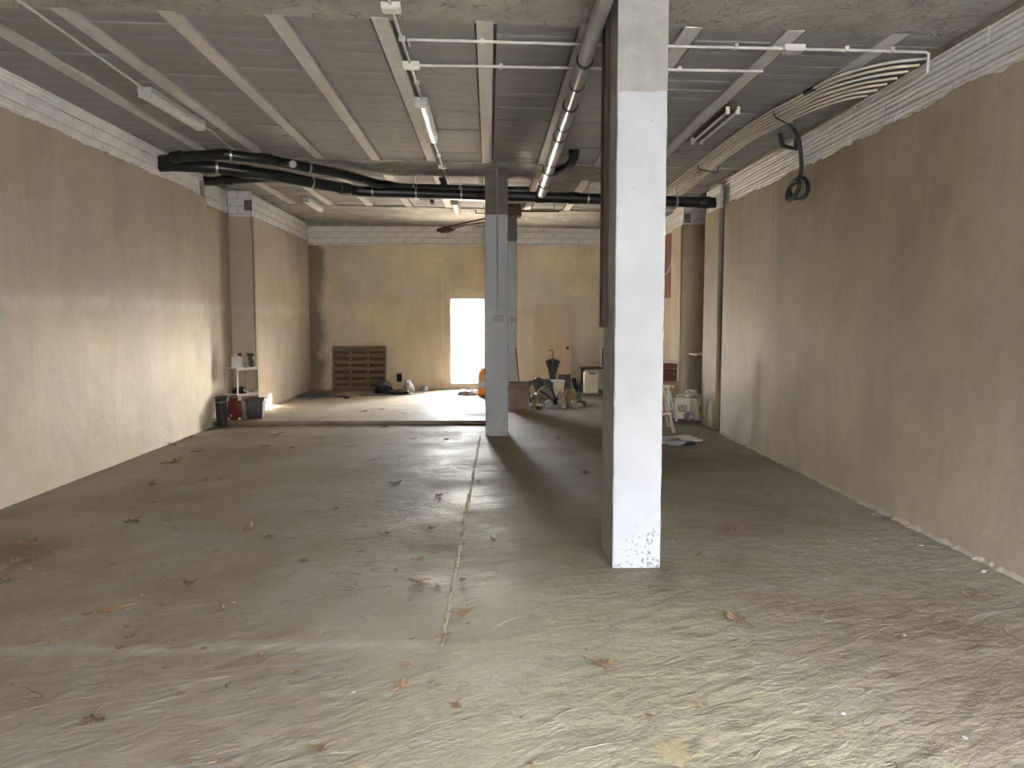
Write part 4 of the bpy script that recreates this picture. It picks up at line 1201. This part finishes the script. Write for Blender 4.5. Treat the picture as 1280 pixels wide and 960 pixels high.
t = thing('black_bottle', 'squat black bottle between the loose door and the cream jerrycan', 'bottle', (2.07, 17.2, 0.06))
bm = B(); add_lathe(bm, [(0.06, 0), (0.066, 0.01), (0.066, 0.17), (0.03, 0.22), (0.025, 0.25)], (0, 0, 0), 16); obj('body', bm, 'black_plastic', t)
bm = B(); add_lathe(bm, [(0.028, 0.25), (0.028, 0.28)], (0, 0, 0), 14); obj('cap', bm, 'black_plastic', t)
bm = B(); add_tube(bm, [(1.72, 16.78, 0.075), (1.94, 16.97, 0.095), (2.0, 17.03, 0.10)], 0.016, 8)
tag(obj('iron_bar', bm, 'black_plastic'), 'dark iron bar on the floor reaching to the black bottle', 'bar')
t = thing('small_table', 'dark low table against the back wall behind the near column', 'table', (2.55, 17.50, 0.06))
bm = B(); add_box(bm, (0, 0, 0.52), (0.95, 0.40, 0.03)); obj('table_top', bm, 'wood_dark', t, bevel=0.004)
for sx in (-1, 1):
    for sy in (-1, 1):
        bm = B(); add_box(bm, (sx * 0.42, sy * 0.16, 0.2525), (0.04, 0.04, 0.505)); obj('leg', bm, 'wood_dark', t, bevel=0.003)
t = thing('framed_panel', 'dark panel with pale frame propped on the low table', 'panel', (2.70, 17.50, 0.601))
bm = B(); add_box(bm, (0, 0, 0.22), (0.30, 0.02, 0.44)); obj('panel', bm, 'black_plastic', t)
for (cx, cz, sx, sz) in ((-0.15, 0.22, 0.025, 0.46), (0.15, 0.22, 0.025, 0.46), (0, 0.01, 0.32, 0.025), (0, 0.44, 0.32, 0.025)):
    bm = B(); add_box(bm, (cx, -0.004, cz), (sx, 0.035, sz)); obj('frame_rail', bm, 'white_plastic', t, bevel=0.003)
# ---- right hand side: ladder, canisters, board, bottle, niche shelf
t = thing('step_ladder', 'paint-stained wooden step ladder half behind the near column', 'ladder', (0, 0, 0))
def rail(a, b, w=0.05, th=0.028):
    bm = B()
    a, b = Vector(a), Vector(b)
    q = (b - a).to_track_quat('Z', 'Y').to_matrix()
    add_box(bm, (a + b) / 2, (w, th, (b - a).length), q)
    return bm
FA, FB_, TA, TB = (2.73, 11.24, 0.0), (2.30, 11.12, 0.0), (2.46, 11.62, 1.28), (2.14, 11.54, 1.28)
for a, b in ((FA, TA), (FB_, TB)):
    obj('rail', rail(a, b), 'wood_pale', t, bevel=0.003)
RA, RB = (2.80, 11.92, 0.0), (2.36, 11.84, 0.0)
for a, b in ((RA, TA), (RB, TB)):
    obj('rear_leg', rail(a, b, 0.04, 0.025), 'wood_pale', t, bevel=0.003)
for k in range(1, 5):
    s = k / 4.6
    a = Vector(FA).lerp(Vector(TA), s); b = Vector(FB_).lerp(Vector(TB), s)
    obj('tread', rail(a, b, 0.10, 0.025), 'wood_pale', t, bevel=0.003)
obj('brace', rail(Vector(RA).lerp(Vector(TA), 0.16), Vector(RB).lerp(Vector(TB), 0.16), 0.035, 0.02), 'wood_pale', t)
bm = B(); add_box(bm, (2.30, 11.58, 1.29), (0.44, 0.14, 0.03), Euler((0, 0, 0.24))); obj('top_step', bm, 'wood_pale', t, bevel=0.004)
t = thing('white_stool', 'white plastic step stool standing beside the right pilaster', 'stool', (2.92, 12.55, 0), 0.25)
for sx in (-1, 1):
    obj('leg', rail((sx * 0.16, -0.05, 0), (sx * 0.07, 0.05, 0.56), 0.05, 0.03), 'white_plastic', t, bevel=0.004)
    obj('leg', rail((sx * 0.16, 0.22, 0), (sx * 0.07, 0.09, 0.56), 0.05, 0.03), 'white_plastic', t, bevel=0.004)
bm = B(); add_box(bm, (0, 0.07, 0.575), (0.24, 0.20, 0.035)); obj('top', bm, 'white_plastic', t, bevel=0.008)
bm = B(); add_box(bm, (0, -0.02, 0.22), (0.24, 0.13, 0.03)); obj('tread', bm, 'white_plastic', t, bevel=0.006)
bm = B(); add_lathe(bm, [(0.022, 0), (0.022, 0.008)], (0.06, -0.03, 0.56), 12, rot=Matrix.Rotation(PI / 2, 3, 'X')); obj('knob', bm, 'orange', t)
t = thing('storage_box', 'dark brown carton at the bottom of the stack behind the stool', 'box', (3.02, 13.3, 0))
bm = B(); add_box(bm, (0, 0, 0.31), (0.46, 0.36, 0.62)); obj('carton', bm, 'card', t, bevel=0.006)
bm = B(); add_box(bm, (0, 0, 0.623), (0.465, 0.06, 0.006)); obj('tape', bm, 'wood_dark', t)
t = thing('red_crate', 'dark red slatted crate on the carton behind the stool', 'crate', (3.02, 13.3, 0.63))
for k in range(3):
    for (cx, cy, sx, sy) in ((0, -0.16, 0.42, 0.015), (0, 0.16, 0.42, 0.015), (-0.205, 0, 0.015, 0.32), (0.205, 0, 0.015, 0.32)):
        bm = B(); add_box(bm, (cx, cy, 0.05 + k * 0.10), (sx, sy, 0.075)); obj('slat', bm, 'red_board', t, bevel=0.003)
for sx in (-1, 1):
    for sy in (-1, 1):
        bm = B(); add_box(bm, (sx * 0.19, sy * 0.145, 0.145), (0.03, 0.03, 0.29)); obj('corner_post', bm, 'wood_dark', t)
bm = B(); add_box(bm, (0, 0, 0.012), (0.40, 0.31, 0.015)); obj('bottom', bm, 'wood_dark', t)
bm = B(); add_box(bm, (0, 0, 0.02), (0.52, 0.12, 0.035)); o = obj('plank', bm, 'wood_pale', bevel=0.004); o.location = (3.0, 13.25, 0.925)
tag(o, 'short pale plank laid across the dark red crate', 'plank')
jerrycan('jerrycan', 'cream jerrycan with dark sticker nearest the ladder, in the right recess', (3.27, 12.98, 0), -0.05, 0.27, 0.26, 0.40, 'cream_plastic', sticker=True)
jerrycan('jerrycan', 'cream jerrycan with sticker tucked behind the right pilaster', (3.55, 12.78, 0), 0.12, 0.25, 0.25, 0.42, 'cream_plastic', sticker=True)
jerrycan('jerrycan', 'unlabelled cream jerrycan at the back of the right recess', (3.50, 13.22, 0), 0.0, 0.28, 0.20, 0.46, 'cream_plastic')
jerrycan('jerrycan', 'low white jerrycan on the floor behind the step ladder', (2.60, 12.95, 0), 0.2, 0.22, 0.18, 0.26, 'white_plastic')
t = thing('glass_jar', 'round clear jar lying on the floor before the jerrycans', 'jar', (3.31, 12.68, 0.072))
bm = B(); add_lathe(bm, [(0.03, -0.075), (0.068, -0.06), (0.072, 0), (0.072, 0.06), (0.05, 0.085)], (0, 0, 0), 18, rot=Matrix.Rotation(PI / 2, 3, 'X')); obj('bowl', bm, 'jar', t)
bm = B(); add_lathe(bm, [(0.052, 0.085), (0.052, 0.105)], (0, 0, 0), 18, rot=Matrix.Rotation(-PI / 2, 3, 'X')); obj('lid', bm, 'galv', t)
t = thing('niche_shelf', 'small pale wooden shelf fixed in the right recess above the jerrycans', 'shelf', (3.62, 12.85, 1.09))
bm = B(); add_box(bm, (0, 0, 0), (0.40, 0.50, 0.025)); obj('board', bm, 'wood_pale', t, bevel=0.003)
bm = B()
for yy in (-0.18, 0.18):
    add_box(bm, (0.12, yy, -0.055), (0.12, 0.02, 0.09))
obj('bracket', bm, 'galv', t)
t = thing('torch', 'small black torch lying on the shelf in the right recess', 'torch', (3.58, 12.72, 1.128), 0.5)
bm = B(); add_tube(bm, [(-0.07, 0, 0), (0.03, 0, 0), (0.05, 0, 0), (0.09, 0, 0)], [0.016, 0.016, 0.025, 0.025], 12); obj('body', bm, 'black_plastic', t)
bm = B(); add_tube(bm, [(-0.095, 0, 0), (-0.07, 0, 0)], 0.02, 12); obj('cap', bm, 'white_plastic', t)
t = thing('white_board', 'white board lying on the floor beside the clear bottle', 'board', (2.42, 10.42, 0.0), 0.16)
t.rotation_euler = (0.0, -0.03, 0.16)
bm = B(); add_box(bm, (0, 0, 0.028), (0.86, 0.46, 0.018)); obj('panel', bm, 'white_plastic', t, bevel=0.003)
for s in (-0.19, 0.19):
    bm = B(); add_lathe(bm, [(0.014, 0.037), (0.014, 0.040)], (0.40, s, 0), 10); obj('screw_hole', bm, 'black_plastic', t)
t = thing('plastic_bottle', 'clear bluish plastic bottle lying on the floor before the white board', 'bottle', (2.44, 9.98, 0.062), 0.25)
bm = B(); add_lathe(bm, [(0.04, -0.12), (0.058, -0.11), (0.062, -0.05), (0.058, -0.02), (0.062, 0.01), (0.060, 0.05), (0.03, 0.10), (0.022, 0.12)], (0, 0, 0), 20, rot=Matrix.Rotation(PI / 2, 3, 'Y')); obj('body', bm, 'jar', t)
bm = B(); add_lathe(bm, [(0.026, 0.12), (0.026, 0.145)], (0, 0, 0), 14, rot=Matrix.Rotation(PI / 2, 3, 'Y')); obj('cap', bm, 'grey_conduit', t)
t = thing('metal_tray', 'dark shallow tray on the floor behind the clear bottle', 'tray', (2.66, 10.12, 0), 0.3)
bm = B(); add_box(bm, (0, 0, 0.02), (0.14, 0.10, 0.04), taper=1.15); obj('pan', bm, 'cloth_dark', t, bevel=0.008)
bm = B(); add_box(bm, (0, 0, 0.043), (0.175, 0.13, 0.008)); obj('rim', bm, 'cloth_dark', t, bevel=0.003)

# ================================================================ LEAVES AND CHIPS ON THE FLOOR
LEAVES = [
    (-2.96, 6.34, 0, 0.145, 0), (-3.44, 5.74, 0, 0.155, 0), (-3.15, 5.45, 0, 0.091, 0), (-3.22, 5.34, 0, 0.078, 0), (-3.26, 5.26, 0, 0.098, 0), (-3.13, 4.93, 0, 0.092, 0),
    (-3.7, 9.0, 0, 0.169, 0), (-3.7, 9.77, 0, 0.122, 0), (-3.41, 7.77, 0, 0.105, 0), (-2.84, 8.07, 0, 0.076, 0), (-2.98, 7.99, 0, 0.091, 0), (-3.08, 7.04, 0, 0.051, 0),
    (-2.68, 6.38, 0, 0.053, 0), (-2.05, 6.04, 0, 0.057, 0), (-1.94, 6.09, 0, 0.114, 0), (-1.71, 5.88, 0, 0.073, 0), (-1.98, 5.51, 0, 0.052, 0), (-2.58, 5.22, 0, 0.049, 0),
    (-2.12, 4.96, 0, 0.046, 1), (-1.91, 4.82, 0, 0.11, 0), (-2.18, 4.38, 0, 0.137, 1), (-2.29, 4.31, 0, 0.063, 0), (-1.93, 4.45, 0, 0.056, 0), (-1.55, 4.35, 0, 0.072, 0),
    (-1.29, 5.25, 0, 0.093, 0), (-3.42, 12.12, 0, 0.126, 0), (-3.46, 11.59, 0, 0.109, 0), (-3.12, 11.18, 0, 0.186, 0), (-2.98, 10.18, 0, 0.127, 0), (-4.23, 10.28, 0, 0.128, 0),
    (-4.28, 10.98, 0, 0.103, 0), (-1.6, 6.64, 0, 0.048, 0), (-2.29, 3.94, 0, 0.074, 1), (-1.98, 4.13, 0, 0.039, 0), (-1.9, 3.99, 0, 0.046, 0), (-1.89, 3.87, 0, 0.048, 0),
    (-1.66, 3.14, 0, 0.117, 0), (-1.51, 3.04, 0, 0.029, 0), (-1.39, 3.36, 0, 0.045, 0), (-1.15, 2.81, 0, 0.047, 1), (-1.03, 2.81, 0, 0.044, 1), (-0.66, 2.89, 0, 0.084, 0),
    (-0.93, 3.56, 0, 0.052, 0), (-1.15, 3.74, 0, 0.039, 0), (-1.46, 3.84, 0, 0.036, 0), (-1.57, 3.63, 0, 0.034, 0), (-1.64, 11.97, 0, 0.112, 0), (-1.42, 9.14, 0, 0.076, 0),
    (-0.96, 7.81, 0, 0.089, 0), (-0.49, 7.22, 0, 0.09, 0), (-1.07, 10.74, 0, 0.078, 0), (-0.6, 10.66, 0, 0.078, 0), (-1.37, 6.75, 0, 0.07, 0), (-0.47, 6.07, 0, 0.076, 0),
    (-0.5, 5.26, 0, 0.066, 1), (-0.42, 5.39, 0, 0.056, 1), (-0.46, 4.8, 0, 0.1, 0), (-0.33, 4.71, 0, 0.039, 0), (-0.63, 5.03, 0, 0.042, 0), (-0.18, 4.84, 0, 0.06, 0),
    (-0.16, 4.26, 0, 0.098, 1), (-0.24, 3.95, 0, 0.074, 1), (1.04, 8.34, 0, 0.087, 0), (0.97, 10.76, 0, 0.078, 0), (-0.81, 5.94, 0, 0.037, 0), (-0.41, 3.62, 0, 0.068, 1),
    (-0.41, 3.39, 0, 0.074, 1), (-0.15, 3.22, 0, 0.067, 0), (0.54, 3.6, 0, 0.105, 0), (0.3, 3.66, 0, 0.034, 0), (0.13, 3.11, 0, 0.029, 0), (0.15, 2.77, 0, 0.035, 0),
    (1.96, 5.97, 0, 0.137, 0), (1.45, 4.6, 0, 0.043, 0), (1.38, 4.12, 0, 0.137, 0), (2.92, 4.46, 0, 0.111, 0), (0.7, 2.83, 0, 0.147, 2), (1.49, 5.33, 0, 0.072, 0),
    (0.67, 3.11, 0, 0.036, 0), (0.9, 3.18, 0, 0.03, 0), (1.71, 4.12, 0, 0.034, 0), (3.35, 6.28, 0, 0.092, 0), (-1.94, 13.84, 0.06, 0.101, 0), (-1.48, 13.23, 0.06, 0.096, 0),
    (-2.21, 13.48, 0.06, 0.112, 0), (-3.61, 11.12, 0, 0.093, 0), (-2.59, 10.04, 0, 0.073, 0), (-2.38, 10.85, 0, 0.09, 0), (-1.83, 10.15, 0, 0.074, 0), (1.71, 3.32, 0, 0.035, 0),
    (2.65, 7.13, 0, 0.067, 0), (1.59, 6.55, 0, 0.055, 0), (-2.3, 7.28, 0, 0.061, 0), (-0.94, 5.46, 0, 0.045, 0),
]
def leaf_mesh(v, mat_, flat=False):
    rr = random.Random(100 + v)
    bm = B()
    n = 40
    lobes = [(0.0, 1.0), (0.95, 0.86), (-0.95, 0.84), (1.95, 0.62), (-1.95, 0.60)]
    cx = rr.uniform(-0.8, 0.8); cy = rr.uniform(0.25, 1.0) * (0.35 if flat else 1); ph = rr.uniform(0, 6)
    def rad(a):
        r = 0.46
        for la, lr in lobes:
            d = math.atan2(math.sin(a - la), math.cos(a - la))
            r = max(r, lr * max(0.0, 1 - abs(d) / 0.62) ** 0.6)
        if flat:
            r = 0.75 + 0.18 * math.sin(3 * a + ph) + 0.1 * math.sin(7 * a)
        return r * (1 + 0.07 * math.sin(a * 13 + ph))
    def pt(r, a):
        x, y = r * math.cos(a), r * math.sin(a)
        u = x * math.cos(cx) + y * math.sin(cx)
        z = 0.32 * cy * (u * u) + 0.10 * math.sin(3 * x + ph) * r + 0.05 * math.sin(11 * a) * r
        k = 1 - 0.25 * cy * abs(u)
        return Vector((x * k * 0.5, y * k * 0.5, z * (0.3 if flat else 0.55)))
    c = bm.verts.new(pt(0, 0))
    prev = None
    for f in (0.35, 0.7, 1.0):
        ring = [bm.verts.new(pt(rad(2 * PI * k / n) * f, 2 * PI * k / n)) for k in range(n)]
        for k in range(n):
            if prev:
                bm.faces.new((prev[k], prev[(k + 1) % n], ring[(k + 1) % n], ring[k]))
            else:
                bm.faces.new((c, ring[k], ring[(k + 1) % n]))
        prev = ring
    if not flat:
        a0 = pt(0.2, PI)
        add_tube(bm, [a0, a0 + Vector((-0.25, 0.03, 0.03)), a0 + Vector((-0.5, 0.10, 0.02))], 0.014, 4)
    zmin = min(q.co.z for q in bm.verts)
    for q in bm.verts:
        q.co.z -= zmin
    return mesh_of(bm, 'leaf', sharp=80)
LM = {0: [leaf_mesh(k, 0) for k in range(5)], 1: [leaf_mesh(20 + k, 0) for k in range(3)], 2: [leaf_mesh(40, 0, True)]}
LT = {0: ('leaf', 'curled dark brown dry leaf lying on the concrete floor', 'dark dry leaves on the floor'),
      1: ('leaf_orange', 'pale orange-brown dry leaf lying on the concrete floor', 'orange dry leaves on the floor'),
      2: ('leaf_pale', 'broad flat pale straw-coloured leaf on the olive floor patch', None)}
for kind, ms in LM.items():
    for me in ms:
        me.materials.append(M[LT[kind][0]])
for i, (x, y, z, s, kind) in enumerate(LEAVES):
    me = LM[kind][i % len(LM[kind])]
    o = bpy.data.objects.new('dry_leaf', me)
    COL.objects.link(o)
    o.location = (x, y, z + 0.001)
    s *= 1.45
    o.scale = (s, s, s * (1.5 if kind < 2 else 0.6))
    o.rotation_euler = (random.uniform(-0.08, 0.08), random.uniform(-0.08, 0.08), random.uniform(0, 6.28))
    tag(o, LT[kind][1], 'leaf', LT[kind][2])
chips = []
for k in range(3):
    bm = lump((0.5, 0.34, 0.22), 31 + k * 3.3, sub=1, amp=0.5)
    me = mesh_of(bm, 'chip'); me.materials.append(M['chip']); chips.append(me)
for i, (x, y, s) in enumerate([(-1.52, 4.48, 0.022), (-2.12, 4.62, 0.03), (-2.1, 4.4, 0.024), (0.02, 5.82, 0.06), (-1.0, 6.2, 0.05), (-1.15, 5.85, 0.04), (-3.1, 5.15, 0.03), (-2.95, 5.05, 0.02), (-0.62, 3.35, 0.03), (-0.66, 3.5, 0.02), (-2.45, 5.95, 0.025), (-0.12, 7.9, 0.05), (0.42, 2.55, 0.03), (1.5, 3.1, 0.03), (2.2, 3.9, 0.025), (-1.3, 2.7, 0.025), (1.9, 2.9, 0.03), (3.2, 5.5, 0.05), (3.3, 6.4, 0.05), (3.28, 4.9, 0.06)]):
    o = bpy.data.objects.new('plaster_chip', chips[i % 3])
    COL.objects.link(o)
    o.location = (x, y, 0)
    o.scale = (s, s, s)
    o.rotation_euler = (0, 0, i * 1.7)
    tag(o, 'small whitish plaster chip lying on the concrete floor', 'chip', 'plaster chips on the floor')
rf = random.Random(5)
for i in range(64):
    x, y = rf.uniform(-3.9, 0.6), rf.uniform(3.0, 11.6)
    if i >= 52:
        x, y = rf.uniform(1.4, 3.2), rf.uniform(3.2, 9.0)
    o = bpy.data.objects.new('leaf_fragment', LM[0][i % 5])
    COL.objects.link(o)
    o.location = (x, y, 0.001)
    q = rf.uniform(0.022, 0.05)
    o.scale = (q * rf.uniform(0.7, 1.4), q, q * 1.2)
    o.rotation_euler = (rf.uniform(-0.2, 0.2), rf.uniform(-0.2, 0.2), rf.uniform(0, 6.28))
    tag(o, 'tiny crumb of dry brown leaf scattered on the concrete floor', 'leaf', 'leaf crumbs on the floor')
